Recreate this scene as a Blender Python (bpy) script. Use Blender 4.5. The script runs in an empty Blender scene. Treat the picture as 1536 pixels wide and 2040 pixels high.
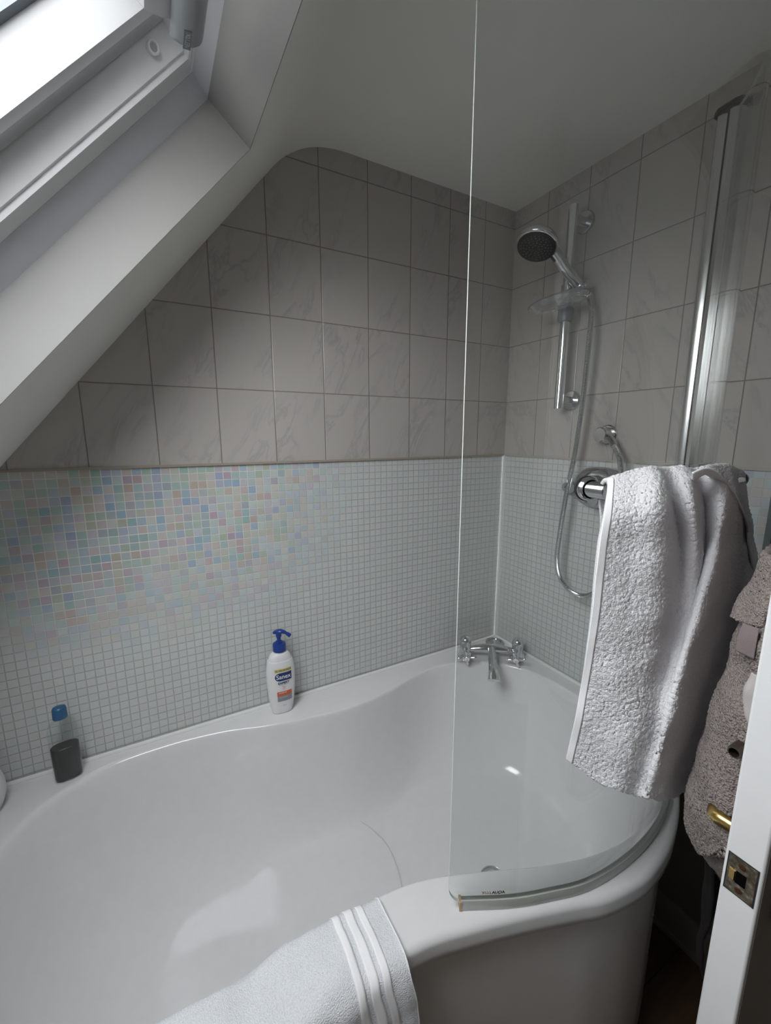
import bpy, bmesh, math, random
from mathutils import Vector, Matrix, noise
# ---------------------------------------------------------------- camera, world, light, exposure
ZS = 1.345            # heights below are measured from the top of the mosaic band; the floor is 1.345 m lower
SC = bpy.context.scene
COL = SC.collection
def R3(yaw, pitch, roll):
    ca, sa, cb, sb, cc, sc = math.cos(yaw), math.sin(yaw), math.cos(pitch), math.sin(pitch), math.cos(roll), math.sin(roll)
    f = Vector((sa*cb, ca*cb, sb)); r = Vector((ca, -sa, 0)); u = r.cross(f)
    return cc*r+sc*u, -sc*r+cc*u, f
r_, u_, f_ = R3(.5052, -.1815, -.0012)
cam = bpy.data.objects.new('camera', bpy.data.cameras.new('camera')); COL.objects.link(cam)
M = Matrix(((r_.x, u_.x, -f_.x, -1.2048), (r_.y, u_.y, -f_.y, -1.2187), (r_.z, u_.z, -f_.z, .0772+ZS), (0, 0, 0, 1)))
cam.matrix_world = M
cam.data.sensor_fit = 'HORIZONTAL'; cam.data.sensor_width = 36; cam.data.lens = 36*833.71/1536
cam.data.clip_start = .02
SC.camera = cam
SC.cycles.max_bounces = 8; SC.cycles.diffuse_bounces = 5; SC.cycles.glossy_bounces = 4; SC.cycles.transparent_max_bounces = 16
SC.cycles.use_adaptive_sampling = True; SC.cycles.adaptive_threshold = .05; SC.cycles.caustics_reflective = False
SC.view_settings.view_transform = 'Standard'; SC.view_settings.look = 'None'
SC.view_settings.gamma = 1; SC.view_settings.use_curve_mapping = False
SC.view_settings.exposure = 0.33
WORLD_STRENGTH = 13.0
FILL_POWER = 2.5
w = bpy.data.worlds.new('overcast_sky'); SC.world = w; w.use_nodes = True
# overcast sky: brightest overhead, a third of that at the horizon, dark roofs and ground below it
_nt = w.node_tree; _bg = _nt.nodes['Background']; _tc = _nt.nodes.new('ShaderNodeTexCoord'); _sp = _nt.nodes.new('ShaderNodeSeparateXYZ')
_nt.links.new(_tc.outputs['Generated'], _sp.inputs[0]); _rp = _nt.nodes.new('ShaderNodeValToRGB'); _mr = _nt.nodes.new('ShaderNodeMapRange')
_mr.inputs['From Min'].default_value = -1; _mr.inputs['From Max'].default_value = 1; _nt.links.new(_sp.outputs[2], _mr.inputs['Value']); _nt.links.new(_mr.outputs[0], _rp.inputs[0])
_e = _rp.color_ramp.elements; _e[0].position = .45; _e[0].color = (.15, .15, .15, 1); _e[1].position = 1; _e[1].color = (.96, .98, 1, 1)
_x = _e.new(.52); _x.color = (.52, .52, .52, 1)
_nt.links.new(_rp.outputs[0], _bg.inputs[0]); _bg.inputs[1].default_value = WORLD_STRENGTH
# slope (roof) frame: origin on the slope where the skylight head starts
SD = Vector((.644, 0, .765)); SN = Vector((-.765, 0, .644)); SO = Vector((-.99, 0, .614))
def sl(s, y, w_): return SO + SD*s + SN*w_ + Vector((0, y, 0))
def sky_light(name, s, y, w_, sx, sy, energy, portal=False):
    l = bpy.data.lights.new(name, 'AREA'); l.shape = 'RECTANGLE'; l.size = sx; l.size_y = sy; l.energy = energy
    l.color = (.88, .94, 1.0)
    o = bpy.data.objects.new(name, l); COL.objects.link(o)
    x = Vector((0, 1, 0)); z = SN; y_ = z.cross(x)
    p = sl(s, y, w_); m = Matrix(((x.x, y_.x, z.x, p.x), (x.y, y_.y, z.y, p.y), (x.z, y_.z, z.z, p.z+ZS), (0, 0, 0, 1)))
    o.matrix_world = m; l.cycles.is_portal = portal
    return o
sky_light('skylight_portal', -.43, -.75, .26, .92, .90, 1.0, True)   # tells the renderer where the sky comes in; adds no light of its own
hl = bpy.data.lights.new('added_fill_lamp', 'AREA'); hl.shape='RECTANGLE'; hl.size = .8; hl.size_y = .8; hl.energy = FILL_POWER; hl.color = (1, .96, .91)  # unseen lamp added beyond the doorway as fill for the shaded towel side
ho = bpy.data.objects.new('added_fill_lamp', hl); COL.objects.link(ho); ho.location = (1.15, -1.50, -.05+ZS); ho.rotation_euler = (0, math.pi/2, 0)

# ---------------------------------------------------------------- helpers
def V(*a): return Vector(a)
def cr(pts, n, closed=False):
    """Catmull-Rom through pts, n samples per span"""
    P = [Vector(p) for p in pts]; out = []; m = len(P)
    rng = range(m) if closed else range(m-1)
    for i in rng:
        if closed: a, b, c, d = P[(i-1) % m], P[i], P[(i+1) % m], P[(i+2) % m]
        else: a, b, c, d = P[max(i-1, 0)], P[i], P[i+1], P[min(i+2, m-1)]
        for k in range(n):
            t = k/n
            out.append(.5*((2*b)+(c-a)*t+(2*a-5*b+4*c-d)*t*t+(3*b-a-3*c+d)*t**3))
    if not closed: out.append(P[-1].copy())
    return out
class MB:
    def __init__(s): s.v = []; s.f = []; s.m = []; s.cm = 0
    def add(s, v, f):
        n = len(s.v); s.v += [Vector(p) for p in v]; s.f += [tuple(i+n for i in q) for q in f]; s.m += [s.cm]*len(f); return s
    def box(s, a, b, fr=None):
        x0, y0, z0 = a; x1, y1, z1 = b
        v = [(x0,y0,z0),(x1,y0,z0),(x1,y1,z0),(x0,y1,z0),(x0,y0,z1),(x1,y0,z1),(x1,y1,z1),(x0,y1,z1)]
        if fr: v = [fr(*p) for p in v]
        return s.add(v, [(0,3,2,1),(4,5,6,7),(0,1,5,4),(1,2,6,5),(2,3,7,6),(3,0,4,7)])
    def rings(s, rs, cap0=True, cap1=True, closed=True):
        n = len(rs[0]); v = [p for r in rs for p in r]; f = []
        for i in range(len(rs)-1):
            for j in range(n if closed else n-1):
                k = (j+1) % n
                f.append((i*n+j, i*n+k, (i+1)*n+k, (i+1)*n+j))
        if cap0: f.append(tuple(range(n-1, -1, -1)))
        if cap1: f.append(tuple(range((len(rs)-1)*n, len(rs)*n)))
        return s.add(v, f)
    def lathe(s, prof, o=(0,0,0), ax=(0,0,1), n=32, sx=1, sy=1, ref=None, caps=True):
        ax = Vector(ax).normalized(); o = Vector(o)
        ref = Vector(ref) if ref else (Vector((1,0,0)) if abs(ax.x) < .9 else Vector((0,1,0)))
        a = (ref-ax*ref.dot(ax)).normalized(); b = ax.cross(a); rs = []
        for r, h in prof:
            rs.append([o+ax*h+a*(r*sx*math.cos(2*math.pi*k/n))+b*(r*sy*math.sin(2*math.pi*k/n)) for k in range(n)])
        return s.rings(rs, caps, caps)
    def tube(s, path, r, n=14, rf=None, sq=1.0, caps=True):
        P = [Vector(p) for p in path]; rs = []; up = None
        for i, p in enumerate(P):
            t = (P[min(i+1, len(P)-1)]-P[max(i-1, 0)]).normalized()
            if up is None:
                up = Vector((0,0,1)) if abs(t.z) < .9 else Vector((1,0,0))
            up = (up-t*up.dot(t)).normalized(); sd = t.cross(up)
            q = rf(i/(len(P)-1)) if rf else r
            rs.append([p+up*(q*math.sin(2*math.pi*k/n))+sd*(q*sq*math.cos(2*math.pi*k/n)) for k in range(n)])
        return s.rings(rs, caps, caps)
    def extr(s, prof, fr, t0, t1, closed=True, caps=True):
        """profile of (a,b) pairs swept between t0 and t1, fr(t,a,b)->point"""
        return s.rings([[fr(t0, a, b) for a, b in prof], [fr(t1, a, b) for a, b in prof]], caps and closed, caps and closed, closed)
def mk(name, mb, mat, parent=None, smooth=True, sharp=35, bevel=0, recalc=True):
    me = bpy.data.meshes.new(name)
    off = Vector((0, 0, ZS))
    if parent is not None: off = off-parent_loc(parent)
    piv = Vector((0, 0, 0))
    if parent is None and PIVOT[0]:
        xs = [p.x for p in mb.v]; ys = [p.y for p in mb.v]; zs = [p.z for p in mb.v]
        piv = Vector(((min(xs)+max(xs))/2, (min(ys)+max(ys))/2, min(zs)+ZS))
    me.from_pydata([tuple(p+off-piv) for p in mb.v], [], mb.f)
    mats = mat if isinstance(mat, (list, tuple)) else [mat]
    for m_ in mats: me.materials.append(m_)
    if len(mats) > 1:
        for p, i in zip(me.polygons, mb.m): p.material_index = i
    if recalc:
        bm = bmesh.new(); bm.from_mesh(me); bmesh.ops.recalc_face_normals(bm, faces=bm.faces); bm.to_mesh(me); bm.free()
    if smooth:
        for p in me.polygons: p.use_smooth = True
        me.set_sharp_from_angle(angle=math.radians(sharp))
    o = bpy.data.objects.new(name, me); COL.objects.link(o)
    if parent is not None: o.parent = parent
    else: o.location = piv
    if bevel:
        b = o.modifiers.new('bevel', 'BEVEL'); b.width = bevel; b.segments = 2; b.limit_method = 'ANGLE'; b.angle_limit = math.radians(40)
    return o
PIVOT = [True]
def parent_loc(p):
    l = Vector(p.location)
    while p.parent is not None: p = p.parent; l = l+Vector(p.location)
    return l
def thing(name, label, cat, loc, group=None):
    o = bpy.data.objects.new(name, None); COL.objects.link(o); o.location = (loc[0], loc[1], loc[2]+ZS)
    o.empty_display_size = .05
    return tag(o, label, cat, group)
def tag(o, label, cat=None, group=None):
    o['label'] = label
    if cat: o['category'] = cat
    if group: o['group'] = group
    return o
def struct(name, mb, mat, **k):
    PIVOT[0] = False; o = mk(name, mb, mat, **k); PIVOT[0] = True; o['kind'] = 'structure'; return o

# ---------------------------------------------------------------- materials
class NT:
    def __init__(s, name):
        s.m = bpy.data.materials.new(name); s.m.use_nodes = True; s.t = s.m.node_tree; s.n = s.t.nodes
        s.b = s.n['Principled BSDF']; s.out = s.n['Material Output']
    def node(s, ty, **k):
        n = s.n.new(ty)
        for a, b in k.items(): setattr(n, a, b)
        return n
    def lk(s, a, b): s.t.links.new(a, b)
    def math(s, op, a, b=None, c=None):
        n = s.node('ShaderNodeMath', operation=op)
        for i, x in enumerate((a, b, c)):
            if x is None: continue
            if isinstance(x, (int, float)): n.inputs[i].default_value = x
            else: s.lk(x, n.inputs[i])
        return n.outputs[0]
    def mix(s, f, a, b, ty='MIX'):
        n = s.node('ShaderNodeMix', data_type='RGBA', blend_type=ty)
        for i, x in ((0, f), (6, a), (7, b)):
            if isinstance(x, (int, float)): n.inputs[i].default_value = x
            elif isinstance(x, tuple): n.inputs[i].default_value = (*x, 1) if len(x) == 3 else x
            else: s.lk(x, n.inputs[i])
        return n.outputs[2]
    def pos(s, off=(0, 0, 0)):
        g = s.node('ShaderNodeNewGeometry'); return g.outputs['Position']
    def noise(s, vec, scale, detail=3, rough=.5, dist=0):
        n = s.node('ShaderNodeTexNoise'); n.inputs['Scale'].default_value = scale; n.inputs['Detail'].default_value = detail
        n.inputs['Roughness'].default_value = rough; n.inputs['Distortion'].default_value = dist
        s.lk(vec, n.inputs['Vector']); return n
    def ramp(s, f, stops):
        n = s.node('ShaderNodeValToRGB'); e = n.color_ramp.elements
        while len(e) < len(stops): e.new(.5)
        for x, (p, c) in zip(e, stops): x.position = p; x.color = (*c, 1) if len(c) == 3 else c
        s.lk(f, n.inputs[0]); return n.outputs[0]
    def bump(s, h, strength=.3, dist=.002, nrm=None):
        n = s.node('ShaderNodeBump'); n.inputs['Strength'].default_value = strength; n.inputs['Distance'].default_value = dist
        s.lk(h, n.inputs['Height'])
        if nrm: s.lk(nrm, n.inputs['Normal'])
        s.lk(n.outputs[0], s.b.inputs['Normal']); return n.outputs[0]
    def set(s, **k):
        for a, b in k.items():
            i = s.b.inputs[a.replace('_', ' ')]
            if isinstance(b, tuple): i.default_value = (*b, 1) if len(b) == 3 else b
            elif isinstance(b, (int, float)): i.default_value = b
            else: s.lk(b, i)
        return s
def plain(name, col, rough=.5, metal=0, nz=0, nscale=40, **k):
    t = NT(name); t.set(Base_Color=col, Roughness=rough, Metallic=metal, **k)
    n = t.noise(t.pos(), nscale, 3)
    c = t.mix(n.outputs[0], tuple(x*(1-.035) for x in col), tuple(min(1, x*(1+.035)) for x in col))
    t.lk(c, t.b.inputs['Base Color'])
    if nz: t.bump(n.outputs[0], nz, .001)
    return t.m
def uvw(t, plane):
    """wall coordinates in metres: (along wall, up from the top of the mosaic)"""
    sp = t.node('ShaderNodeSeparateXYZ'); t.lk(t.pos(), sp.inputs[0])
    return sp.outputs[0 if plane == 'x' else 1], t.math('SUBTRACT', sp.outputs[2], ZS)
def tile_mat(name, plane, off):
    t = NT(name); u, v = uvw(t, plane)
    uo = t.math('ADD', u, off+3.0)          # joints fall on multiples of 150 mm
    vo = v
    fu = t.math('MODULO', uo, .15); fv = t.math('MODULO', t.math('ADD', vo, 1.994), .1994)
    du = t.math('MINIMUM', fu, t.math('SUBTRACT', .15, fu)); dv = t.math('MINIMUM', fv, t.math('SUBTRACT', .1994, fv))
    d = t.math('MINIMUM', du, dv)
    g = t.math('SMOOTH_MIN', d, .0022, .0002)
    grout = t.math('LESS_THAN', d, .0011)
    # per tile id
    iu = t.math('FLOOR', t.math('DIVIDE', uo, .15)); iv = t.math('FLOOR', t.math('DIVIDE', t.math('ADD', vo, 1.994), .1994))
    cmb = t.node('ShaderNodeCombineXYZ'); t.lk(iu, cmb.inputs[0]); t.lk(iv, cmb.inputs[1])
    wn = t.node('ShaderNodeTexWhiteNoise'); t.lk(cmb.outputs[0], wn.inputs['Vector'])
    # marbling: short slanting grey veins
    vc = t.node('ShaderNodeCombineXYZ'); t.lk(t.math('ADD', t.math('MULTIPLY', uo, 1.7), t.math('MULTIPLY', vo, -.75)), vc.inputs[0]); t.lk(t.math('MULTIPLY', vo, .65), vc.inputs[1]); t.lk(t.math('MULTIPLY', wn.outputs[0], 3), vc.inputs[2])
    n1 = t.noise(vc.outputs[0], 9, 5, .62, .6); n2 = t.noise(vc.outputs[0], 4.3, 2)
    vein = t.ramp(n1.outputs[0], [(.44, (0, 0, 0)), (.497, (1, 1, 1)), (.52, (.3, .3, .3)), (.56, (0, 0, 0))])
    msk = t.ramp(n2.outputs[0], [(.46, (0, 0, 0)), (.62, (1, 1, 1))])
    vm = t.math('MULTIPLY', t.math('MULTIPLY', vein, msk), .55)
    base = t.mix(vm, (.475, .447, .424), (.31, .298, .29))
    base = t.mix(t.math('MULTIPLY', wn.outputs[0], .12), base, (.435, .41, .388))
    col = t.mix(grout, base, (.255, .232, .213))
    t.set(Base_Color=col, Roughness=.22, Specular_IOR_Level=.4)
    t.bump(g, .6, 1.0)
    return t.m
def mosaic_mat(name, plane, off):
    t = NT(name); u, v = uvw(t, plane); P = .02143
    # slightly wavy courses, as hand-laid sheets are
    wv = t.noise(t.pos(), 5, 2)
    uo = t.math('ADD', u, off+140*P); vo = t.math('ADD', v, 70*P)
    vo = t.math('ADD', vo, t.math('MULTIPLY', t.math('SUBTRACT', wv.outputs[0], .5), .004))
    fu = t.math('MODULO', uo, P); fv = t.math('MODULO', vo, P)
    du = t.math('MINIMUM', fu, t.math('SUBTRACT', P, fu)); dv = t.math('MINIMUM', fv, t.math('SUBTRACT', P, fv))
    d = t.math('MINIMUM', du, dv); grout = t.math('LESS_THAN', d, .00105)
    iu = t.math('FLOOR', t.math('DIVIDE', uo, P)); iv = t.math('FLOOR', t.math('DIVIDE', vo, P))
    cmb = t.node('ShaderNodeCombineXYZ'); t.lk(iu, cmb.inputs[0]); t.lk(iv, cmb.inputs[1])
    wn = t.node('ShaderNodeTexWhiteNoise'); t.lk(cmb.outputs[0], wn.inputs['Vector'])
    hue = t.ramp(wn.outputs[0], [(0, (.30, .32, .52)), (.17, (.27, .42, .55)), (.33, (.33, .49, .44)), (.48, (.42, .46, .36)), (.62, (.50, .38, .33)), (.76, (.43, .31, .42)), (.9, (.36, .40, .46)), (1, (.28, .45, .43))])
    sp2 = t.node('ShaderNodeSeparateColor'); t.lk(wn.outputs[1], sp2.inputs[0])
    # iridescent glass: its interference colours open up close to square-on view (angle between view and surface)
    lw = t.node('ShaderNodeLayerWeight'); lw.inputs['Blend'].default_value = .5
    pn = t.noise(t.pos(), 3.0, 2)
    face = t.math('ADD', lw.outputs['Facing'], t.math('MULTIPLY', t.math('SUBTRACT', pn.outputs[0], .5), .09))
    k = t.node('ShaderNodeMapRange'); k.inputs['From Min'].default_value = .034; k.inputs['From Max'].default_value = .108; k.inputs['To Min'].default_value = 1; k.inputs['To Max'].default_value = .0
    t.lk(face, k.inputs['Value'])
    amt = t.math('MULTIPLY', k.outputs[0], t.math('ADD', .30, t.math('MULTIPLY', sp2.outputs[1], .62)))
    pale = t.mix(t.math('MULTIPLY', sp2.outputs[0], .35), (.60, .62, .615), hue)
    pale = t.mix(.70, pale, (.61, .63, .62))
    col = t.mix(amt, pale, hue)
    gcol = (.44, .45, .44)
    col = t.mix(grout, col, t.mix(k.outputs[0], (.455, .47, .46), (.72, .70, .665)))
    t.set(Base_Color=col, Roughness=t.math('ADD', .16, t.math('MULTIPLY', grout, .5)), Specular_IOR_Level=.5)
    hgt = t.math('MINIMUM', d, .0015)
    # each chip sits at a slightly different tilt
    til = t.math('ADD', t.math('MULTIPLY', fu, t.math('SUBTRACT', sp2.outputs[0], .5)), t.math('MULTIPLY', fv, t.math('SUBTRACT', sp2.outputs[1], .5)))
    t.bump(t.math('ADD', hgt, t.math('MULTIPLY', til, .05)), .6, 1.0)
    return t.m
def emu(name, col, rough, nz, sc, dist=.004):
    t = NT(name); n = t.noise(t.pos(), sc, 4, .6); t.set(Base_Color=col, Roughness=rough, Specular_IOR_Level=.3)
    t.bump(n.outputs[0], nz, dist); return t.m
def thinglass(name, tint=(.965, .985, .975), refl=1.0, smear=0):
    t = NT(name); t.n.remove(t.b)
    lw = t.node('ShaderNodeLayerWeight'); lw.inputs['Blend'].default_value = .5
    f = t.math('POWER', lw.outputs['Facing'], 5); f = t.math('MULTIPLY', t.math('ADD', .043, t.math('MULTIPLY', f, .95)), refl)
    tr = t.node('ShaderNodeBsdfTransparent'); tr.inputs[0].default_value = (*tint, 1)
    gl = t.node('ShaderNodeBsdfGlossy'); gl.inputs['Roughness'].default_value = .0; gl.inputs[0].default_value = (1, 1, 1, 1)
    mx = t.node('ShaderNodeMixShader'); t.lk(f, mx.inputs[0]); t.lk(tr.outputs[0], mx.inputs[1]); t.lk(gl.outputs[0], mx.inputs[2])
    last = mx.outputs[0]
    if smear:    # dried water and soap film: faint vertical runs
        sp = t.node('ShaderNodeSeparateXYZ'); t.lk(t.pos(), sp.inputs[0]); c = t.node('ShaderNodeCombineXYZ')
        t.lk(sp.outputs[0], c.inputs[0]); t.lk(sp.outputs[1], c.inputs[1]); t.lk(t.math('MULTIPLY', sp.outputs[2], .05), c.inputs[2])
        n = t.noise(c.outputs[0], 22, 3, .6); a = t.ramp(n.outputs[0], [(.45, (0, 0, 0)), (.7, (1, 1, 1))])
        df = t.node('ShaderNodeBsdfDiffuse'); df.inputs[0].default_value = (.9, .92, .92, 1)
        m2 = t.node('ShaderNodeMixShader'); t.lk(t.math('ADD', smear*.3, t.math('MULTIPLY', a, smear)), m2.inputs[0]); t.lk(last, m2.inputs[1]); t.lk(df.outputs[0], m2.inputs[2]); last = m2.outputs[0]
    t.lk(last, t.out.inputs[0]); return t.m
def terry(name, col, sc=240, strength=.9, dist=.003, dark=.55, thru=0):
    t = NT(name); v = t.node('ShaderNodeTexVoronoi'); v.inputs['Scale'].default_value = sc; p = t.pos(); 
    n0 = t.noise(p, sc*.5, 2); vm = t.node('ShaderNodeVectorMath', operation='ADD'); t.lk(p, vm.inputs[0])
    sc_ = t.node('ShaderNodeVectorMath', operation='SCALE'); t.lk(n0.outputs[1], sc_.inputs[0]); sc_.inputs['Scale'].default_value = .5/sc; t.lk(sc_.outputs[0], vm.inputs[1])
    t.lk(vm.outputs[0], v.inputs['Vector'])
    n = t.noise(p, sc*2.2, 2)
    h = t.math('ADD', t.math('SUBTRACT', 1.0, v.outputs[0]), t.math('MULTIPLY', n.outputs[0], .6))
    c = t.ramp(v.outputs[0], [(.0, col), (.9, tuple(x*dark for x in col))])
    t.set(Base_Color=c, Roughness=.95, Specular_IOR_Level=.1, Sheen_Weight=.15)
    bo = t.bump(h, strength, dist)
    if thru:    # light soaks through the cloth from its far side
        tl = t.node('ShaderNodeBsdfTranslucent'); tl.inputs[0].default_value = (*col, 1); t.lk(bo, tl.inputs['Normal'])
        mx = t.node('ShaderNodeMixShader'); mx.inputs[0].default_value = thru; t.lk(t.b.outputs[0], mx.inputs[1]); t.lk(tl.outputs[0], mx.inputs[2]); t.lk(mx.outputs[0], t.out.inputs[0])
    return t.m
def weave(name, col, sc=900):
    t = NT(name); n = t.noise(t.pos(), sc, 2); t.set(Base_Color=col, Roughness=.9, Specular_IOR_Level=.1); t.bump(n.outputs[0], .5, .0008); return t.m
m_tile_back = tile_mat('marbled_tile_back', 'x', .139); m_tile_end = tile_mat('marbled_tile_end', 'y', .144)
m_mos_back = mosaic_mat('mosaic_back', 'x', .139); m_mos_end = mosaic_mat('mosaic_end', 'y', .144)
m_ceil = emu('ceiling_paint', (.86, .85, .81), .55, .12, 14, .01)
m_wall = emu('wall_paint', (.82, .80, .77), .6, .15, 20, .006)
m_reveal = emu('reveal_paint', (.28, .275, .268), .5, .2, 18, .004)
m_gloss = plain('white_gloss_paint', (.78, .78, .79), .28, nz=.05, nscale=30)
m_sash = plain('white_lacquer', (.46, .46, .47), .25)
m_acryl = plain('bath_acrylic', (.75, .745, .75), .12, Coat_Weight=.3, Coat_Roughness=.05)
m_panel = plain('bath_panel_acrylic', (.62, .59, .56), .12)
m_silic = plain('silicone', (.80, .80, .79), .35)
m_chrome = plain('chrome', (.70, .71, .73), .09, 1)
m_chromed = plain('worn_chrome', (.58, .59, .60), .18, 1)
m_alu = plain('polished_aluminium', (.66, .67, .68), .2, 1)
m_black = plain('black_void', (.004, .004, .004), .9, Specular_IOR_Level=0.0)
m_lining = plain('grey_white_lining_paint', (.56, .57, .60), .35)
m_dark = plain('dark_rubber', (.02, .02, .022), .5)
m_brass = plain('polished_brass', (.62, .44, .16), .22, 1, nz=.1)
m_handle = plain('satin_grey_aluminium', (.42, .45, .47), .38, .7)
m_glass = thinglass('screen_glass', (.975, .985, .98), 1.0, .008)
m_pane = thinglass('window_pane', (.98, .99, .99), 1.0)
m_edge = plain('glass_edge', (.86, .92, .90), .25)
m_seal = plain('clear_pvc_seal', (.66, .68, .65), .25, Transmission_Weight=.3)
m_clear = thinglass('clear_plastic', (.66, .64, .68), 3.0, .30)
m_towel = terry('white_terry', (.96, .95, .975), 430, .7, .0014, .85, .22)
m_towel2 = terry('white_towel_fine_pile', (.88, .89, .93), 520, .7, .0016, .8)
m_hem = weave('white_hem', (.93, .92, .94))
m_taupe = terry('taupe_terry', (.30, .25, .225), 330, 1.0, .003, .6)
m_robe = terry('taupe_fleece', (.40, .33, .305), 420, 1.0, .0035, .5)
m_robe_hem = weave('taupe_hem', (.38, .32, .29))
m_floor = NT('dark_wood_floor')
_s = m_floor.node('ShaderNodeSeparateXYZ'); m_floor.lk(m_floor.pos(), _s.inputs[0])
_c = m_floor.node('ShaderNodeCombineXYZ'); m_floor.lk(m_floor.math('MULTIPLY', _s.outputs[0], .15), _c.inputs[0]); m_floor.lk(_s.outputs[1], _c.inputs[1])
_n = m_floor.noise(_c.outputs[0], 60, 5); _b = m_floor.math('LESS_THAN', m_floor.math('MODULO', m_floor.math('ADD', _s.outputs[1], 5), .12), .003)
m_floor.set(Base_Color=m_floor.mix(_b, m_floor.mix(_n.outputs[0], (.045, .025, .015), (.11, .062, .036)), (.01, .007, .005)), Roughness=.4)
m_floor = m_floor.m
m_lower = plain('shaded_lower_wall', (.13, .12, .10), .5)  # shade below the bath rim is put into this wall colour
m_skirt = plain('shade_toned_skirting', (.16, .145, .12), .35)  # skirting toned dark to carry the shade near the floor
# ---------------------------------------------------------------- the room
FL = -1.345; CEIL = .855; YF = -2.15; XL = -1.70
def slz(x): return SO.z+(x-SO.x)*SD.z/SD.x
curve = [(-.8866, .7371), (-.8411, .7880), (-.7857, .8261), (-.7302, .8462), (-.6696, .8548), (-.60, CEIL)]
prof = [(XL, slz(XL))]+[(p.x, p.z) for p in cr([(a, 0, b) for a, b in curve], 4)]+[(.0, CEIL)]
def wall_poly(name, pts, thick, mat, mi=None):
    pass
# wall_back: marbled tiles above, mosaic below (two slabs, one wall)
XC = SO.x+(0-SO.z)*SD.x/SD.z
mb = MB(); pb = [(XC, 0.0)]+prof[1:]+[(0, 0.0)]
mb.cm = 0; mb.rings([[(x, 0, z) for x, z in pb], [(x, .08, z) for x, z in pb]], True, True)
mb.cm = 1; pm = [(XL, FL), (XL, slz(XL)), (XC, 0), (0, 0), (0, FL)]; mb.rings([[(x, .003, z) for x, z in pm], [(x, .08, z) for x, z in pm]])
wb = struct('wall_back', mb, [m_tile_back, m_mos_back], smooth=False)
t = MB().box((XC, -.004, -.003), (-.002, .002, .003)); struct('trim_1', t, plain('tile_edge_trim', (.34, .29, .24), .5), smooth=False)
# wall_right: tiles and mosaic, doorway beyond the door leaf
RZ_ = -.79; mb = MB(); DY0, DY1, DZ = -1.135, -1.90, .66
mb.cm = 0
mb.box((0, DY0, 0), (.08, 0, CEIL)); mb.box((0, YF, 0), (.08, DY1, CEIL)); mb.box((0, DY1, DZ), (.08, DY0, CEIL))
mb.cm = 1; mb.box((.002, DY0, RZ_), (.08, 0, 0)); mb.box((.002, YF, RZ_), (.08, DY1, 0))
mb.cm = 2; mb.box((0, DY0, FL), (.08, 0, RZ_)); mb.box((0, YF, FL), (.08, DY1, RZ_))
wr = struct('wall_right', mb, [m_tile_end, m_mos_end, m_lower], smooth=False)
t = MB().box((-.003, DY0, -.003), (.002, -.001, .003)); struct('trim_2', t, plain('tile_edge_trim_end', (.42, .39, .35), .5), smooth=False)
# silicone bead in the corner and door lining
t = MB().tube([(-.004, -.004, -.757), (-.004, -.004, 0)], .0045, 8); struct('trim_3', t, m_silic)
mb = MB()
for y0, y1 in ((DY0-.03, DY0), (DY1, DY1+.03)): mb.box((-.012, y0, FL), (.092, y1, DZ))
mb.box((-.012, DY1, DZ-.03), (.092, DY0, DZ)); struct('trim_4', mb, m_gloss, smooth=False)
# a flat dark steel and glass edge strip standing on the end wall beside the mosaic
mb = MB().box((-.012, -.90, -.60), (0.0, -.832, -.035)); mb.box((-.018, -.838, -.60), (0, -.830, -.033))
PANEL = mk('wall_panel', MB().box((-.012, -.90, -.60), (0.0, -.838, -.035)), plain('dark_grey_green', (.13, .16, .165), .2), None, smooth=False)
tag(PANEL, 'dark grey-green framed panel on the end wall at the right edge of the photo', 'panel')
mk('frame', MB().box((-.018, -.842, -.60), (0, -.830, -.033)), plain('frame_grey_green', (.19, .22, .22), .25, .4), PANEL, smooth=False)
# other walls, floor, ceiling
zl = slz(XL)
mb = MB().box((XL-.08, YF, FL), (XL, 0.08, zl+.02)); struct('wall_left', mb, m_wall, smooth=False)
mb = MB(); pf = [(XL-.08, FL)]+[(XL-.08, zl)]+prof+[(.08, CEIL), (.08, FL)]
mb.rings([[(x, YF, z) for x, z in pf], [(x, YF-.08, z) for x, z in pf]]); struct('wall_front', mb, m_wall, smooth=False)
mb = MB().box((XL-.08, YF-.08, FL-.06), (1.4, .08, FL)); struct('floor', mb, m_floor, smooth=False)
# ceiling with the sloping part and the skylight opening
S0, S1 = 0.0, -.86
def ys(s): return -.300+.085*s      # the far side of the opening runs a touch askew, as built
YN = -1.20
mb = MB()
def rd(a, b): return [(a[0], y, a[1]) for y in (0.08, YF-.08)]
top = [(-.99, .614)]+[(x, z) for x, z in prof if x > -.985]+[(.08, CEIL)]
T = .14
for i in range(len(top)-1):
    pass
mb.rings([[(x, .08, z) for x, z in top]+[(x, .08, z+T) for x, z in reversed(top)], [(x, YF-.08, z) for x, z in top]+[(x, YF-.08, z+T) for x, z in reversed(top)]])
W = .085
def slab(sa, sb, ya, yb):   # sloping slab piece, ya(s) / yb(s)
    v = []
    for s in (sa, sb):
        for y in (ya, yb):
            yy = y(s) if callable(y) else y
            for w_ in (0, .20): v.append(sl(s, yy, w_))
    mb.add(v, [(0, 2, 3, 1), (4, 5, 7, 6), (0, 4, 6, 2), (1, 3, 7, 5), (0, 1, 5, 4), (2, 6, 7, 3)])
SB = (XL-.08-SO.x)/SD.x
slab(S0, S1, .08, ys); slab(S0, S1, YN, YF-.08); slab(S1, SB, .08, YF-.08)
ce = struct('ceiling', mb, m_ceil, sharp=25)
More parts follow.
